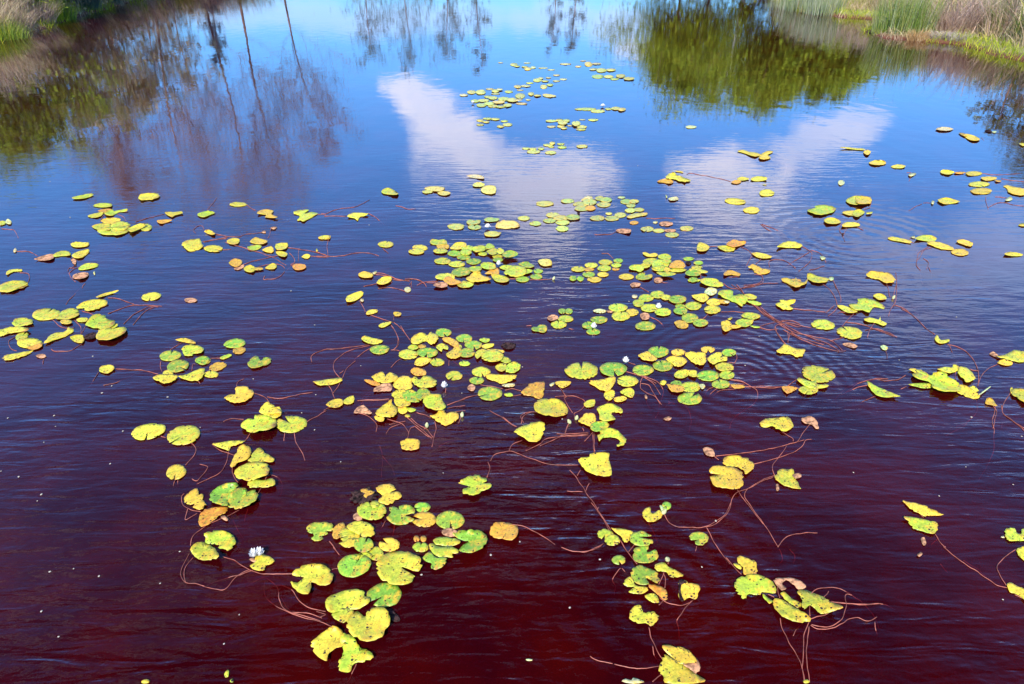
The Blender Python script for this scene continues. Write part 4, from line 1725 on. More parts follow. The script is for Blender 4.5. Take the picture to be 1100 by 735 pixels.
def leaf_geometry(it):
    '''verts (world), faces, uvs of one floating leaf with rim and underside'''
    g = it['g']; R_ = it['gr']; cx, cy = it['gc']
    if it['k'] == 'e':
        c0 = at(*it['ctr']); cx, cy = c0[0], c0[1]
    n = len(g)
    vin = [Vector((p[0], p[1])) for p in g]
    step = max(R_ / 3.6, .016)
    if it['area'] > 25:
        y = min(p[1] for p in g) + step * .5; row = 0
        while y < max(p[1] for p in g):
            x = min(p[0] for p in g) + step * (.25 + .5 * (row % 2))
            while x < max(p[0] for p in g):
                if inside(x, y, g) and min((x - p[0]) ** 2 + (y - p[1]) ** 2 for p in g) > (step * .35) ** 2:
                    vin.append(Vector((x, y)))
                x += step
            y += step * .87; row += 1
    res = geometry.delaunay_2d_cdt(vin, [], [list(range(n))], 1, 1e-6)
    v2, tris = res[0], res[2]
    rug = it['k'] == 'p'
    seed = it['gc'][0] * 7.3 + it['gc'][1] * 3.1
    far_ = 1.0 if it['area'] > 420 else .45
    amp = (.014 * far_ if rug else .0040) * min(1, R_ / .1)
    curl = (.028 * far_ if rug else .0085) * min(1, R_ / .1)
    ca = random.Random(int(seed * 1000)).uniform(0, 6.28); fold = (random.Random(int(seed * 999)).uniform(.3, 1.0) if rug else .0)
    z0 = .004 + .0036 * it['lay']
    vt = []; uv = []
    for v in v2:
        dx, dy = v.x - cx, v.y - cy; r_ = math.hypot(dx, dy) / max(R_, 1e-4)
        nz = noise.noise(Vector((v.x * 11, v.y * 11, seed)))
        s = (dx * math.cos(ca) + dy * math.sin(ca)) / max(R_, 1e-4)
        z = z0 + amp * (nz * .8 + .35) + curl * (r_ ** 2.5) * (.25 + .9 * noise.noise(Vector((math.cos(math.atan2(dy, dx)) * 1.3, math.sin(math.atan2(dy, dx)) * 1.3, seed)))) + fold * .030 * far_ * min(1, R_ / .12) * abs(s) ** 1.6
        z = max(z, z0 - .001)
        # keep the leaf on its own line of sight: slide the point along it as it rises
        t = (CAM_H - z) / CAM_H
        vt.append((v.x * t, v.y * t, z)); uv.append((dx / max(R_, 1e-4), dy / max(R_, 1e-4)))
    m = len(vt); th = .0013
    faces = []
    cnt = {}
    for f in tris:
        a, b, c = [Vector((vt[i][0], vt[i][1])) for i in f[:3]]
        f = list(f)
        if (b - a).cross(c - a) < 0: f.reverse()
        faces.append(tuple(f))
        for i in range(len(f)):
            e = (f[i], f[(i + 1) % len(f)]); cnt[e] = cnt.get(e, 0) + 1
    low = [(x, y, z - th) for x, y, z in vt]
    bf = [tuple(i + m for i in reversed(f)) for f in faces]
    sf = [(b, a, a + m, b + m) for (a, b) in cnt if (b, a) not in cnt]
    return vt + low, faces + bf + sf, uv + uv

def leaf_color(it, r2):
    c = COLS[it['c']]
    if it['cl'] in (14, 22) and it['c'] in 'lyg': c = tuple(a * .55 + b * .45 for a, b in zip(c, (.60, .62, .24)))  # pale sky sheen and haze of the farther pads mixed into leaf colour
    k = r2.uniform(.80, 1.14); h = r2.uniform(-.11, .11)
    return (max(.01, c[0] * k * (1 + h)), max(.01, c[1] * k * (1 - h)), c[2] * k)

ORD = ['first', 'second', 'third', 'fourth', 'fifth', 'sixth', 'seventh', 'eighth', 'ninth', 'tenth', 'eleventh', 'twelfth', 'thirteenth', 'fourteenth', 'fifteenth',
       'sixteenth', 'seventeenth', 'eighteenth', 'nineteenth', 'twentieth', 'twenty-first', 'twenty-second', 'twenty-third', 'twenty-fourth', 'twenty-fifth', 'twenty-sixth', 'twenty-seventh', 'twenty-eighth', 'twenty-ninth', 'thirtieth',
       'thirty-first', 'thirty-second', 'thirty-third', 'thirty-fourth', 'thirty-fifth', 'thirty-sixth', 'thirty-seventh', 'thirty-eighth', 'thirty-ninth', 'fortieth']
def label_all(lst, desc):
    '''desc(it) -> words on its look; each label is that plus the cluster, and its order from the left where several look the same'''
    by = {}
    for it in lst: by.setdefault((desc(it), it['cl']), []).append(it)
    for (d, cl), L in by.items():
        ph = PHRASES[cl]
        if len(L) == 1: L[0]['label'] = d + ' ' + ph; continue
        # split a crowded set into rows, then count from the left
        L.sort(key=lambda q: q['ctr'][1]); rows = [L]
        if len(L) > 5:
            k_ = 2 if len(L) <= 10 else 3
            cut = [round(i * len(L) / k_) for i in range(k_ + 1)]; rows = [L[cut[i]:cut[i + 1]] for i in range(k_)]
        rn = {1: [''], 2: ['of far half ', 'of near half '], 3: ['of far row ', 'of middle row ', 'of near row ']}[len(rows)]
        for r_, nm in zip(rows, rn):
            r_.sort(key=lambda q: q['ctr'][0])
            for i, q in enumerate(r_):
                o_ = '' if len(r_) == 1 else (ORD[i] + ' from left ' if i < len(r_) - 1 or i < 2 else 'rightmost ')
                q['label'] = (d + (', ' if (o_ or nm) else ' ') + o_ + nm + ph).replace('  ', ' ')

inview = lambda p: -6 < p[0] < IW + 6 and -6 < p[1] < IH + 6
def cls(it):
    if it['c'] in 'rn': return 'dead'
    if it['c'] == 'p' and it['k'] == 'p': return 'scrap'
    return 'pad'
pads = [it for it in items if cls(it) == 'pad']; pads.sort(key=lambda q: -q['area'])
solo = pads[:300]; rest = pads[300:]
CW = {'l': 'lime-yellow', 'y': 'yellow', 'g': 'green', 'o': 'orange-tinged', 'p': 'pale'}
def dpad(it):
    sz = 'big ' if it['area'] > 620 else ('' if it['area'] > 110 else 'small ')
    if it['k'] == 'e': sh = 'notched' if it['wide'] else 'round'
    else: sh = 'narrow folded' if it['elong'] > 2.3 else 'ragged'
    return sz + CW[it['c']] + ' ' + sh + ' lily pad'
label_all(solo, dpad)
dead = [it for it in items if cls(it) == 'dead']; scrap = [it for it in items if cls(it) == 'scrap']
label_all(dead, lambda it: 'blackened rotting lily leaf' if it['c'] == 'n' else ('curled pinkish-brown withered lily leaf' if it['area'] > 60 else 'small pinkish-brown withered leaf'))
label_all(scrap, lambda it: 'pale torn scrap of leaf' if it['area'] > 25 else 'tiny pale scrap of leaf')

r2 = random.Random(5)
def build_leaf(it, name, cat, group, mat):
    v, f, uv = leaf_geometry(it)
    c = (*it['gc'], .0)
    v = [(x - c[0], y - c[1], z) for x, y, z in v]
    lc = leaf_color(it, r2)
    o = mesh_obj(name, v, f, mat, loc=c, cols=[lc] * len(v), uvs=uv)
    tag(o, it['label'], cat, group); it['obj'] = o; it['org'] = c
for it in solo: build_leaf(it, 'lily_pad', 'lily pad', 'lily pads floating on the pond', M_LEAF)
for it in dead: build_leaf(it, 'withered_leaf', 'dead leaf', 'withered leaves among the pads', M_ROT if it['c'] == 'n' else M_DEAD)
for it in scrap: build_leaf(it, 'leaf_scrap', 'leaf scrap', 'pale scraps of leaf on the water', M_LEAF)
V, Fc, C_, U = [], [], [], []
for it in rest:
    v, f, uv = leaf_geometry(it); b = len(V); V += v; Fc += [tuple(i + b for i in q) for q in f]; U += uv; C_ += [leaf_color(it, r2)] * len(v)
if V:
    tag(mesh_obj('lily_pads', V, Fc, M_LEAF, cols=C_, uvs=U), 'small pale lily pads filling out the floating mats and far rafts', 'lily pads', None, 'stuff')

def tube(pts, rad, sides=6, taper=None):
    vs_, fs_ = [], []; m = len(pts)
    for i, p in enumerate(pts):
        p = Vector(p); a = Vector(pts[max(0, i - 1)]); b = Vector(pts[min(m - 1, i + 1)]); d = (b - a)
        if d.length < 1e-7: d = Vector((0, 1, 0))
        d.normalize(); u = d.cross(Vector((0, 0, 1)))
        if u.length < 1e-3: u = Vector((1, 0, 0))
        u.normalize(); w_ = u.cross(d)
        r_ = rad * (taper(i / max(1, m - 1)) if taper else 1)
        for k_ in range(sides):
            t = 2 * math.pi * k_ / sides
            vs_.append(tuple(p + u * (math.cos(t) * r_) + w_ * (math.sin(t) * r_)))
    for i in range(m - 1):
        for k_ in range(sides):
            a = i * sides + k_; b = i * sides + (k_ + 1) % sides
            fs_.append((a, b, b + sides, a + sides))
    fs_.append(tuple(reversed(range(sides)))); fs_.append(tuple(range((m - 1) * sides, m * sides)))
    return vs_, fs_

def dist_poly(p, pl):
    if inside(p[0], p[1], pl): return 0
    b = 1e9
    for i in range(len(pl)):
        x1, y1 = pl[i - 1]; x2, y2 = pl[i]; dx, dy = x2 - x1, y2 - y1; L2 = dx * dx + dy * dy
        t = 0 if L2 < 1e-9 else max(0, min(1, ((p[0] - x1) * dx + (p[1] - y1) * dy) / L2))
        b = min(b, math.hypot(p[0] - x1 - t * dx, p[1] - y1 - t * dy))
    return b
taken = set(); free_stems = []; stalk_n = 0
hosts = solo + dead + scrap
def stem_points(s):
    sm = crom(s['pts'], 6); m = len(sm); out = []
    for i, p in enumerate(sm):
        t = i / (m - 1); wob = noise.noise(Vector((p[0] * .15, p[1] * .15, 5)))
        if s['fl'] == 'U': z = -.020 - .035 * t + .01 * wob
        else:
            z = .0025 + .003 * wob
            if s['fl'] == 'D': z -= .13 * max(0, (t - .45) / .55) ** 1.7
        wx = noise.noise(Vector((p[0] * .09, p[1] * .09, 11))) * 1.6 * math.sin(math.pi * t); wy = noise.noise(Vector((p[0] * .11, p[1] * .11, 17))) * 1.1 * math.sin(math.pi * t)
        out.append(at(p[0] + wx, p[1] + wy, z))
    return out
for s in stems:
    s['ctr'] = s['pts'][len(s['pts']) // 2]
    best = None
    for end in (0, -1):
        e = s['pts'][end]
        for i, h in enumerate(hosts):
            if i in taken or abs(h['ctr'][0] - e[0]) > 60 or abs(h['ctr'][1] - e[1]) > 45: continue
            d = dist_poly(e, h['pts'])
            if d < 2.6 and (best is None or d < best[0]): best = (d, i)
    pts = stem_points(s)
    y = pts[len(pts) // 2][1]
    rad = .0017 + .0002 * min(7, y)
    if best:
        taken.add(best[1]); h = hosts[best[1]]; o_ = h['org']
        v, f = tube([(p[0] - o_[0], p[1] - o_[1], p[2]) for p in pts], rad, taper=lambda t: 1 - .25 * t)
        mesh_obj('stalk', v, f, M_STEM, parent=h['obj']); stalk_n += 1
    else:
        s['pp'] = pts; s['rad'] = rad; free_stems.append(s)
def dstem(s):
    L = sum(math.hypot(a[0] - b[0], a[1] - b[1]) for a, b in zip(s['pts'], s['pts'][1:]))
    ln = 'long ' if L > 45 else ('short ' if L < 16 else '')
    if s['fl'] == 'U': return ln + 'sunken reddish stem'
    if s['fl'] == 'D': return ln + 'pink stem dipping underwater'
    return ln + 'bare pink stem'
label_all(free_stems, dstem)
for s in free_stems:
    c = s['pp'][0]; c = (c[0], c[1], 0)
    v, f = tube([(p[0] - c[0], p[1] - c[1], p[2]) for p in s['pp']], s['rad'], taper=lambda t: 1 - .25 * t)
    tag(mesh_obj('trailing_runner', v, f, M_STEM, loc=c), s['label'], 'plant runner', 'bare lily stems trailing on the water')

# white flowers, buds, flecks
def petal_mesh(n, r0, r1, lift, wid, rot):
    v, f = [], []
    for i in range(n):
        t = rot + 2 * math.pi * i / n; ux, uy = math.cos(t), math.sin(t); px_, py_ = -uy, ux; b = len(v)
        for j, (q, ww, zz) in enumerate(((0, .25, 0), (.35, .9, .25), (.7, .8, .62), (1, .06, 1.0))):
            rr = r0 + (r1 - r0) * q
            for sgn in (-1, 0, 1):
                v.append((ux * rr + px_ * wid * ww * sgn, uy * rr + py_ * wid * ww * sgn, lift * zz + (0 if sgn else -.002)))
        for j in range(3):
            for k_ in range(2):
                a = b + j * 3 + k_; f.append((a, a + 1, a + 4, a + 3))
    return v, f
for d in dots: d['ctr'] = d['p']
fl = [d for d in dots if d['k'] == 'f']; bd = [d for d in dots if d['k'] == 'b']
label_all(fl, lambda d: 'open white water lily flower' if d['s'] > 4 else 'half-open white water lily flower')
label_all(bd, lambda d: 'pale closed lily bud')
for d in fl:
    c = at(*d['p'], .03); r_ = max(.024, .42 * d['s'] / F * math.sqrt(c[0] ** 2 + c[1] ** 2 + 6.6))
    r_ = min(r_, .06)
    e = bpy.data.objects.new('water_lily_flower', None); col.objects.link(e); e.location = (c[0], c[1], .012)
    tag(e, d['label'], 'flower', 'white water lily flowers')
    v, f = petal_mesh(8, .006, r_, .022, r_ * .34, .2); v2, f2 = petal_mesh(7, .005, r_ * .75, .036, r_ * .28, .6)
    v3, f3 = petal_mesh(6, .004, r_ * .5, .045, r_ * .22, .1)
    for vv, ff in ((v, f), (v2, f2), (v3, f3)): mesh_obj('petals', vv, ff, M_WHITE, parent=e)
    bm = bmesh.new(); bmesh.ops.create_icosphere(bm, subdivisions=2, radius=r_ * .28)
    for q in bm.verts: q.co.z = q.co.z * .8 + .012
    me = bpy.data.meshes.new('stamens'); bm.to_mesh(me); bm.free(); me.materials.append(M_CENTRE)
    st = bpy.data.objects.new('stamens', me); col.objects.link(st); st.parent = e
for d in bd:
    c = at(*d['p'], .02)
    bm = bmesh.new(); bmesh.ops.create_icosphere(bm, subdivisions=3, radius=.012)
    for q in bm.verts:
        t = q.co.z / .012; k_ = (1 - .35 * t) if t > 0 else 1
        q.co = Vector((q.co.x * k_, q.co.y * k_, q.co.z * 1.6 + .014 + .0015 * abs(math.sin(3 * math.atan2(q.co.y, q.co.x)))))
    me = bpy.data.meshes.new('lily_bud'); bm.to_mesh(me); bm.free(); me.materials.append(M_BUD)
    me.polygons.foreach_set('use_smooth', [True] * len(me.polygons))
    o = bpy.data.objects.new('lily_bud', me); col.objects.link(o); o.location = (c[0], c[1], 0); o.rotation_euler = (rnd.uniform(-.5, .5), rnd.uniform(-.5, .5), rnd.uniform(0, 6))
    tag(o, d['label'], 'flower bud', 'closed lily buds')
for d in dots:
    if d['k'] != 'k': continue
    c = at(*d['p'], .004)
    bm = bmesh.new(); bmesh.ops.create_icosphere(bm, subdivisions=2, radius=1)
    s_ = rnd.uniform(.0024, .0048) * (1 + .05 * c[1])
    for q in bm.verts:
        n_ = 1 + .35 * noise.noise(q.co * 1.7 + Vector((c[0] * 9, c[1] * 9, 0)))
        q.co = Vector((q.co.x * s_ * n_ * 1.3, q.co.y * s_ * n_, max(-.2, q.co.z) * s_ * .5))
    me = bpy.data.meshes.new('white_fleck'); bm.to_mesh(me); bm.free(); me.materials.append(M_FLECK)
    o = bpy.data.objects.new('white_fleck', me); col.objects.link(o); o.location = (c[0], c[1], .003); o.rotation_euler = (0, 0, rnd.uniform(0, 6))
    tag(o, 'tiny white petal fleck floating alone on the dark water', 'petal fleck', 'white flecks on the open water')

# ------------------------------------------------------------------ banks: grasses, rushes, bushes, trees
rb = random.Random(21)
def vary(c, r_, a=.18): 
    k = 1 + r_.uniform(-a, a); return (c[0] * k * (1 + r_.uniform(-.06, .06)), c[1] * k, c[2] * k)
def blade(V, F_, C_, base, az_, h, lean, wid, c, curve=1.6, seg=4):
    b = len(V); ux, uy = math.cos(az_), math.sin(az_); px_, py_ = -uy, ux
    tw = rb.uniform(0, 3.14); px_, py_ = math.cos(tw), math.sin(tw)
    for i in range(seg + 1):
        t = i / seg; d = lean * h * t ** curve; z = h * (t - .35 * min(1, lean) * t ** 3)
        w_ = wid * (1 - t) ** .7 * .5 if i < seg else .0008
        for s in (-1, 1): V.append((base[0] + ux * d + px_ * w_ * s, base[1] + uy * d + py_ * w_ * s, base[2] + z)); C_.append(c)
    for i in range(seg): a = b + i * 2; F_.append((a, a + 1, a + 3, a + 2))
def clump(name, cat, label, group, x, y, n, rad, h, lean, cols, wid=.012, droop=1.6, org=None):
    V, F_, C_ = [], [], []; z0 = gz(x, y)
    for i in range(n):
        a = rb.uniform(0, 6.283); q = rad * rb.random() ** .6; bx, by = q * math.cos(a), q * math.sin(a)
        oa = a + rb.uniform(-.9, .9)
        blade(V, F_, C_, (bx, by, gz(x + bx, y + by) - z0 - .03), oa, h * rb.uniform(.55, 1.05), lean * rb.uniform(.2, 1.2), wid * rb.uniform(.6, 1.3), vary(rb.choice(cols), rb, .25), droop)
    o = mesh_obj(name, V, F_, M_BLADE, loc=(x, y, z0), cols=C_, smooth=False)
    return tag(o, label, cat, group)
def px_at(px, py, back=0.0):
    a = at(px, py); r_ = math.hypot(a[0], a[1]); return a[0] * (1 + back / r_), a[1] * (1 + back / r_)
TAN = [(.66, .52, .30), (.56, .41, .25), (.72, .60, .38), (.42, .30, .19)]
PINK = [(.68, .49, .39), (.58, .41, .32), (.74, .58, .47), (.40, .27, .21)]
GREEN = [(.22, .33, .06), (.30, .40, .08), (.16, .26, .06), (.42, .44, .14)]
PALE = [(.40, .44, .26), (.30, .36, .18), (.52, .52, .38), (.22, .30, .12)]
BRIGHT = [(.44, .52, .03), (.56, .54, .06), (.32, .45, .03)]
BLEACH = [(.66, .60, .54), (.56, .50, .44), (.48, .40, .34)]
OLV = [(.34, .34, .10), (.26, .28, .07)]
BLUE = [(.17, .23, .17), (.24, .28, .20), (.12, .16, .13)]

RUSH = 'rush clumps standing along the water edge'; MOUND = 'dry grass mounds on the banks'
# right bank
for px, py, n, rad, h, lab in ((842, 9, 260, .75, 1.15, 'pale upright rush clump at the far end of the right bank'),
                               (862, 13, 300, .8, 1.2, 'pale rush clump in the middle of the far rush row'),
                               (884, 17, 300, .7, 1.25, 'pale rush clump beside the bright yellow grass on the right bank')):
    x, y = px_at(px, py, .5); clump('rush_clump', 'rush clump', lab, RUSH, x, y, n, rad, h, .16, PALE, .018)
for px, py, n, rad, h, lab in ((951, 39, 300, .42, 1.35, 'tall green rush clump on the point of the right bank'),
                               (968, 41, 320, .45, 1.4, 'tall green rush clump, second back from the point'),
                               (985, 42, 260, .4, 1.1, 'shorter green rush clump beside the orange stubble'),
                               (1064, 46, 300, .45, 1.3, 'green rush clump between two pink dry grass mounds'),
                               (1097, 50, 220, .4, .9, 'green rush clump at the right edge of the picture')):
    x, y = px_at(px, py, .45); clump('rush_clump', 'rush clump', lab, RUSH, x, y, n, rad, h, .28, GREEN + PALE[:1], .014)
for px, py, back, n, rad, h, cols, lab in ((1022, 44, .95, 1500, .75, 1.05, PINK, 'rounded pink dry grass mound drooping over bleached straw'),
                                  (1088, 50, 1.3, 1300, .75, 1.1, PINK, 'pink dry grass mound at the right edge behind green grass'),
                                  (1050, 40, 2.6, 1200, .9, 1.3, TAN, 'tan dry grass mound high behind the rounded pink mound'),
                                  (1000, 34, 2.2, 1000, .8, 1.1, TAN, 'tan dry grass mound behind the tall green rushes'),
                                  (936, 14, .7, 500, .5, .7, PINK, 'small dry pinkish grass tuft beside the rush point'),
                                  (1090, 30, 3.4, 1100, .9, 1.4, TAN, 'tan dry grass mound topmost on the right bank'),
                                  (965, 24, 2.2, 900, .8, 1.2, TAN, 'tan dry grass mound left of the others on the right bank')):
    x, y = px_at(px, py, back); clump('grass_mound', 'grass mound', lab, MOUND, x, y, n, rad, h, .95, cols, .013, 1.3)
for px, py, lab in ((1008, 44, 'bleached white straw lying under the pink mound'), (1028, 46, 'bleached white straw at the water beside green grass')):
    x, y = px_at(px, py, .12); clump('straw_heap', 'dead straw', lab, None, x, y, 420, .3, .22, 1.6, BLEACH, .014)
x, y = px_at(985, 44, .1); clump('grass_tuft', 'grass tuft', 'orange-brown stubble tuft at the foot of the green rushes', None, x, y, 350, .28, .32, .5, [(.5, .3, .12), (.56, .38, .18)], .012)
x, y = px_at(912, 14, .8); clump('grass_tuft', 'grass tuft', 'bright yellow-green grass tuft between the two rush rows', None, x, y, 900, .8, .55, .6, BRIGHT, .016)
x, y = px_at(925, 8, 1.6); clump('leafy_bush', 'bush', 'leafy yellow-green bush behind the bright grass tuft', None, x, y, 900, .8, 1.1, .5, BRIGHT + GREEN, .04)
# left bank
for px, py, back, n, rad, h, cols, lab in ((14, 38, .9, 700, .6, .75, TAN + PINK + GREEN[1:2], 'fallen tan grass mound in the top left corner'),
                                  (38, 30, 1.0, 900, .6, .9, PINK, 'greyish dry grass mound beside the bright green grass'),
                                  (-20, 46, 1.2, 1000, .8, 1.4, TAN, 'tall dry grass mound just past the top left corner'),
                                  (70, 16, 1.6, 800, .8, 1.2, TAN + PINK, 'dry grass mound behind the blue-grey bush'),
                                  (20, 24, 2.4, 900, .9, 1.5, TAN, 'dry grass mound high in the top left corner'),
                                  (110, 4, 1.5, 900, .9, 1.4, TAN + PINK, 'dry grass mound beyond the far end of the left bank'),
                                  (92, 10, .8, 1100, .8, 1.1, TAN, 'tan dry grass mound between the two blue-grey bushes'),
                                  (126, 3, .7, 1000, .8, 1.0, PINK + BRIGHT[:1], 'low dry grass mound at the water near the end of the left bank'),
                                  (135, -6, 1.6, 900, 1.0, 1.5, TAN, 'last dry grass mound where the left bank leaves the picture')):
    x, y = px_at(px, py, back); clump('grass_mound', 'grass mound', lab, MOUND, x, y, n, rad, h, .95, cols, .014, 1.3)
for px, py, h, cols, lab in ((50, 26, .8, BRIGHT, 'bright green grass tuft at the water on the left bank'),
                       (64, 23, .75, BRIGHT + GREEN, 'green grass tuft touching the blue-grey bush'),
                       (8, 44, .7, GREEN + BRIGHT, 'yellow-green grass tuft lowest in the top left corner')):
    x, y = px_at(px, py, .5); clump('grass_tuft', 'grass tuft', lab, None, x, y, 700, .5, h, .5, cols, .016)
for px, py, back, lab in ((88, 14, .9, 'dark blue-grey bush leaning over the left bank'), (112, 8, 1.2, 'dark blue-grey bush farther along the left bank')):
    x, y = px_at(px, py, back); clump('leafy_bush', 'bush', lab, None, x, y, 700, .7, .8, .9, BLUE, .020)

# uncountable low grass over both banks
V, F_, C_ = [], [], []
cnt = 0
while cnt < 34000:
    if rb.random() < .5: x, y = rb.uniform(9.8, 19), rb.uniform(12, 40)
    else: x, y = rb.uniform(-24, -12), rb.uniform(14, 44)
    s = -sdist(x, y)
    if s < -.30 or s > 6 or rb.random() < s / 7: continue
    z = gz(x, y)
    if z < -.09: continue
    cnt += 1
    k_ = noise.noise(Vector((x * .55, y * .55, 9)))
    edge = s < .7
    cs = BRIGHT if (edge and k_ > -.1) else (GREEN if k_ > .18 else TAN)
    hh = rb.uniform(.14, .34) if edge else rb.uniform(.25, .7)
    blade(V, F_, C_, (x, y, z - .02), rb.uniform(0, 6.28), hh, rb.uniform(.3, 1.2), rb.uniform(.010, .022), vary(rb.choice(cs), rb, .3), 1.5, 3)
tag(mesh_obj('grass', V, F_, M_BLADE, cols=C_, smooth=False), 'short mixed green and straw-coloured grass covering both banks', 'grass', None, 'stuff')
V, F_, C_ = [], [], []
cnt = 0
while cnt < 34000:
    left = rb.random() < .55
    if left: x, y = rb.uniform(-24, -13), rb.uniform(21.5, 48)
    else: x, y = rb.uniform(10.5, 19), rb.uniform(15, 46)
    s = -sdist(x, y)
    if s < (.4 if left else .9) or s > 5.5: continue
    if not left and 24 < y < 31 and s < 2: continue
    cnt += 1
    k_ = noise.noise(Vector((x * .8, y * .8, 4)))
    cs = (PINK if k_ > 0 else TAN) if k_ > -.22 else OLV + BRIGHT[:1] + GREEN
    blade(V, F_, C_, (x, y, gz(x, y) - .02), rb.uniform(0, 6.28), (rb.uniform(1.1, 2.1) if left else rb.uniform(.9, 1.7)) * (1 + .5 * k_), rb.uniform(.2, .9), rb.uniform(.018, .034), vary(rb.choice(cs), rb, .3), 1.6, 4)
tag(mesh_obj('dry_grass', V, F_, M_BLADE, cols=C_, smooth=False), 'tall straw-coloured and pinkish dry grass growing on the rise of both banks', 'grass', None, 'stuff')
V, F_, C_ = [], [], []
cnt = 0
while cnt < 16000:
    x, y = rb.choice((-1, 1)) * rb.uniform(11, 48), rb.uniform(2, 75)
    s = -sdist(x, y)
    if s < .3 or (y > 15 and s < 4) or rb.random() < s / 60: continue
    cnt += 1; k_ = noise.noise(Vector((x * .3, y * .3, 2))); sc = 1 + s * .05
    blade(V, F_, C_, (x, y, gz(x, y, -s) - .02), rb.uniform(0, 6.28), rb.uniform(.3, .8) * sc, rb.uniform(.3, 1.1), rb.uniform(.03, .06) * sc, vary(rb.choice(GREEN + OLV if k_ > 0 else TAN), rb, .3), 1.5, 3)
tag(mesh_obj('meadow_grass', V, F_, M_BLADE, cols=C_, smooth=False), 'coarse grass of the meadow behind the banks', 'grass', None, 'stuff')
V, F_, C_ = [], [], []
for i in range(14000):
    a = rb.uniform(0, 1); x = -20 + 38 * a; y = rb.uniform(50, 62)
    s = -sdist(x, y)
    if s < .0 or s > 7: continue
    blade(V, F_, C_, (x, y, gz(x, y)), rb.uniform(0, 6.28), rb.uniform(.4, 1.0), rb.uniform(.2, .8), rb.uniform(.03, .06), vary(rb.choice(TAN + GREEN), rb, .3), 1.5, 3)
tag(mesh_obj('far_grass', V, F_, M_BLADE, cols=C_, smooth=False), 'low straw-coloured grass on the far shore, seen only as reflection', 'grass', None, 'stuff')

def tree(label, cat, group, x, y, h, spread, leaf, nleaf, lsize, bark, seed, low=.3, limbs=9, lean=0.0, twigs=0, droop=0.0, nm='tree', thick=1.0):
    r_ = random.Random(seed); z0 = gz(x, y) - .05
    root = bpy.data.objects.new(nm, None); col.objects.link(root); root.location = (x, y, z0)
    tag(root, label, cat, group)
    tips = []
    V, F_ = [], []
    def add(pts, ra):
        b = len(V); v, f = tube(pts, ra, 6, lambda t: 1 - .75 * t); V.extend(v); F_.extend([tuple(i + b for i in q) for q in f])
    tp = []; la = r_.uniform(0, 6.28)
    for i in range(9):
        t = i / 8; tp.append((lean * h * t ** 1.4 + .05 * h * math.sin(3 * t + la) * t, .04 * h * math.sin(4 * t + la + 1) * t, h * .93 * t))
    add(tp, .018 * h * thick + .02)
    def branch(p0, d, L, ra, depth):
        pts = [p0]; p = Vector(p0); d = Vector(d)
        for i in range(5):
            d = (d + Vector((r_.uniform(-.25, .25), r_.uniform(-.25, .25), r_.uniform(-.1, .25) - droop))).normalized()
            p = p + d * (L / 5); pts.append(tuple(p))
            if i > 0: tips.append((tuple(p), L * .28))
        add(pts, ra)
        if depth > 0:
            for i in range(4 if depth > 1 else 5):
                q = Vector(pts[r_.randint(1, 5)]); nd = (d + Vector((r_.uniform(-1, 1), r_.uniform(-1, 1), r_.uniform(-.3, .8)))).normalized()
                branch(tuple(q), nd, L * r_.uniform(.4, .65), ra * .5, depth - 1)
    for i in range(limbs):
        t = low + (1 - low) * (i + r_.random() * .7) / limbs; j = min(7, int(t * 8)); fr = t * 8 - j
        p0 = tuple(tp[j][k_] * (1 - fr) + tp[j + 1][k_] * fr for k_ in range(3)) if j < 8 else tp[8]
        a = i * 2.4 + r_.uniform(-.4, .4); up = .35 + .7 * t
        branch(p0, Vector((math.cos(a), math.sin(a), up)).normalized(), spread * (1.15 - .55 * t) * r_.uniform(.75, 1.2), .006 * h * thick + .004, 2 if twigs else 1)
    mesh_obj('trunk', V, F_, bark, parent=root)
    if nleaf:
        V, F_, C_ = [], [], []
        for i in range(nleaf):
            p, s = r_.choice(tips); s = max(s, .12)
            q = Vector(p) + Vector((r_.gauss(0, s), r_.gauss(0, s), r_.gauss(0, s * .75)))
            a = Vector((r_.uniform(-1, 1), r_.uniform(-1, 1), r_.uniform(-.6, .6))).normalized(); bv = a.cross(Vector((r_.uniform(-1, 1), r_.uniform(-1, 1), r_.uniform(-1, 1)))).normalized()
            ls = lsize * r_.uniform(.6, 1.4); b = len(V); c = vary(r_.choice(leaf), r_, .3)
            for (u_, v_) in ((-1, 0), (0, .45), (1, 0), (0, -.45)): V.append(tuple(q + a * u_ * ls + bv * v_ * ls)); C_.append(c)
            F_.append((b, b + 1, b + 2, b + 3))
        mesh_obj('crown', V, F_, M_BLADE, parent=root, cols=C_, smooth=False)
    return root
def from_reflection(px, py, D):
    a, e = dirpx(px, py)
    while sdist(D * math.sin(a), D * math.cos(a)) > -1.0: D += .5      # never standing in the water
    return D * math.sin(a), D * math.cos(a), D * math.tan(e) - CAM_H
OL = [(.22, .25, .06), (.15, .18, .05), (.27, .27, .09), (.12, .13, .05)]
OLS = [(.30, .32, .08), (.24, .26, .07), (.36, .32, .12)]
LG = [(.36, .44, .03), (.28, .38, .03), (.46, .50, .04), (.16, .22, .02)]
GB = [(.20, .27, .26), (.16, .22, .21), (.26, .32, .29)]
OB = [(.48, .38, .22), (.38, .31, .17), (.54, .43, .27)]
for i, (px, py, D, lab) in enumerate(((6, 148, 29, 'dark olive shrub, tallest mass of the left bank reflection'), (52, 146, 30, 'olive shrub mirrored left of the bright green streak'),
                           (92, 118, 32, 'olive shrub mirrored just left of the first bare tree'), (132, 104, 35, 'low olive shrub mirrored among the bare trunks'))):
    x, y, h = from_reflection(px, py, D); tree(lab, 'shrub', 'shrubs mirrored in the water on the left', x, y, h, h * .55, (LG + OLS if i < 2 else OB + OLS[:1]), 9000, .07, M_TWIG, 40 + i, low=.02, limbs=16, nm='shrub', droop=.02)
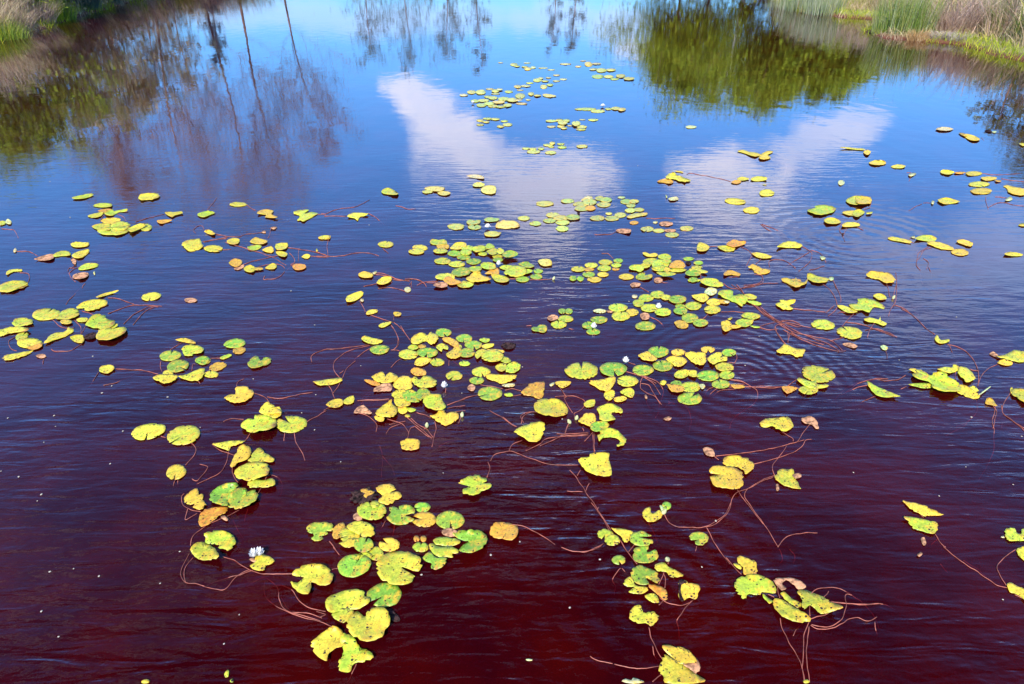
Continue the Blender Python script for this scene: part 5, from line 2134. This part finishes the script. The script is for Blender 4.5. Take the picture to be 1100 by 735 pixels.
for i, (px, py, D, lab) in enumerate(((165, 198, 29, 'bare thin tree, leftmost of the leafless trees mirrored on the left'), (215, 207, 30, 'bare tree with a dense twiggy top mirrored on the left'),
                           (262, 205, 30.5, 'bare tree with the thickest trunk mirrored on the left'), (292, 190, 31, 'bare leaning tree mirrored near the open blue water'), (328, 148, 34, 'smallest bare tree at the right end of the mirrored leafless row'))):
    x, y, h = from_reflection(px, py, D)
    tree(lab, 'bare tree', 'leafless trees mirrored in the water on the left', x, y, h, h * .40, [(.46, .24, .15), (.30, .15, .10)], 8500, .055, M_BARK, 60 + i, low=.25, limbs=16, lean=.07 * (i - 2), twigs=1, nm='bare_tree', thick=.3)
for i, (px, py, D, kind, lab) in enumerate(((175, 95, 40, OB, 'grey-olive tree mirrored behind the bare trees'), (205, 88, 42, OB, 'second grey-olive tree mirrored behind the bare trees'), (238, 66, 46, GB, 'dark narrow tree mirrored at the left rim of the open water'),
                             (400, 56, 62, GB, 'faint grey tree mirrored far left in the distant row'), (440, 62, 62, GB, 'broad grey tree mirrored in the middle distant row'), (482, 54, 60, GB, 'grey tree mirrored beside the darker spire'),
                             (514, 76, 60, GB, 'dark spire-like tree mirrored at the end of the distant row'), (594, 52, 62, GB, 'thin grey tree mirrored near the top middle'), (617, 54, 63, GB, 'thinner grey tree mirrored right of its twin near the top'))):
    x, y, h = from_reflection(px, py, D); nar = px in (238, 514, 594, 617)
    tree(lab, 'tree', 'distant trees mirrored at the top of the pond', x, y, h, h * (.16 if nar else .36), kind, 700 if nar else 1100, .12, M_BARK, 80 + i, low=.04, limbs=13, thick=.25)
for i, (px, py, D, sp_, lab) in enumerate(((722, 62, 44, .55, 'bright green tree mirrored at the left end of the green group'), (752, 78, 44.5, .5, 'bright green tree mirrored left of the pale trunk'),
                             (818, 84, 44, .5, 'bright green tree mirrored right of the pale trunk'), (852, 82, 42.5, .5, 'bright green tree mirrored just beyond the pale rushes'), (890, 74, 41, .45, 'darker green tree mirrored at the right end of the green group'))):
    x, y, h = from_reflection(px, py, D); tree(lab, 'tree', 'green trees mirrored at the top right', x, y, h, h * sp_ * 1.4, LG, 20000, .11, M_BARK, 100 + i, low=.02, limbs=18, thick=.7)
x, y, h = from_reflection(786, 82, 43)
tree('pale slender trunk mirrored between the bright green trees', 'tree', 'green trees mirrored at the top right', x, y, h, h * .1, LG, 160, .08, simple_mat('pale_bark', (.62, .58, .54), rough=.8, var=.2, scale=5), 120, low=.7, limbs=5, thick=1.5)
for i, (px, py, D, lab) in enumerate(((1100, 180, 21.5, 'loose willowy tree mirrored down the right edge'), (1128, 195, 20.5, 'drooping tree mirrored just past the right edge'), (1075, 128, 24.5, 'short loose tree mirrored above the right edge pads'))):
    x, y, h = from_reflection(px, py, D); tree(lab, 'tree', 'willowy trees mirrored at the right edge', x, y, h, h * .40, OL + [(.24, .20, .05)], 1500, .055, M_BARK, 140 + i, low=.3, limbs=9, droop=.06)


# ------------------------------------------------------------------ view
scene.view_settings.view_transform = 'Standard'; scene.view_settings.look = 'None'
scene.view_settings.exposure = 0.62; scene.view_settings.gamma = 1.0
scene.cycles.use_adaptive_sampling = True; scene.cycles.adaptive_threshold = .015; scene.cycles.max_bounces = 5; scene.cycles.diffuse_bounces = 2; scene.cycles.glossy_bounces = 2; scene.cycles.transparent_max_bounces = 12
scene.cycles.caustics_reflective = False; scene.cycles.caustics_refractive = False
scene.cycles.sample_clamp_indirect = 8
print('pads', len(solo), 'rest', len(rest), 'dead', len(dead), 'scrap', len(scrap), 'stalks', stalk_n, 'free stems', len(free_stems), 'dots', len(dots))
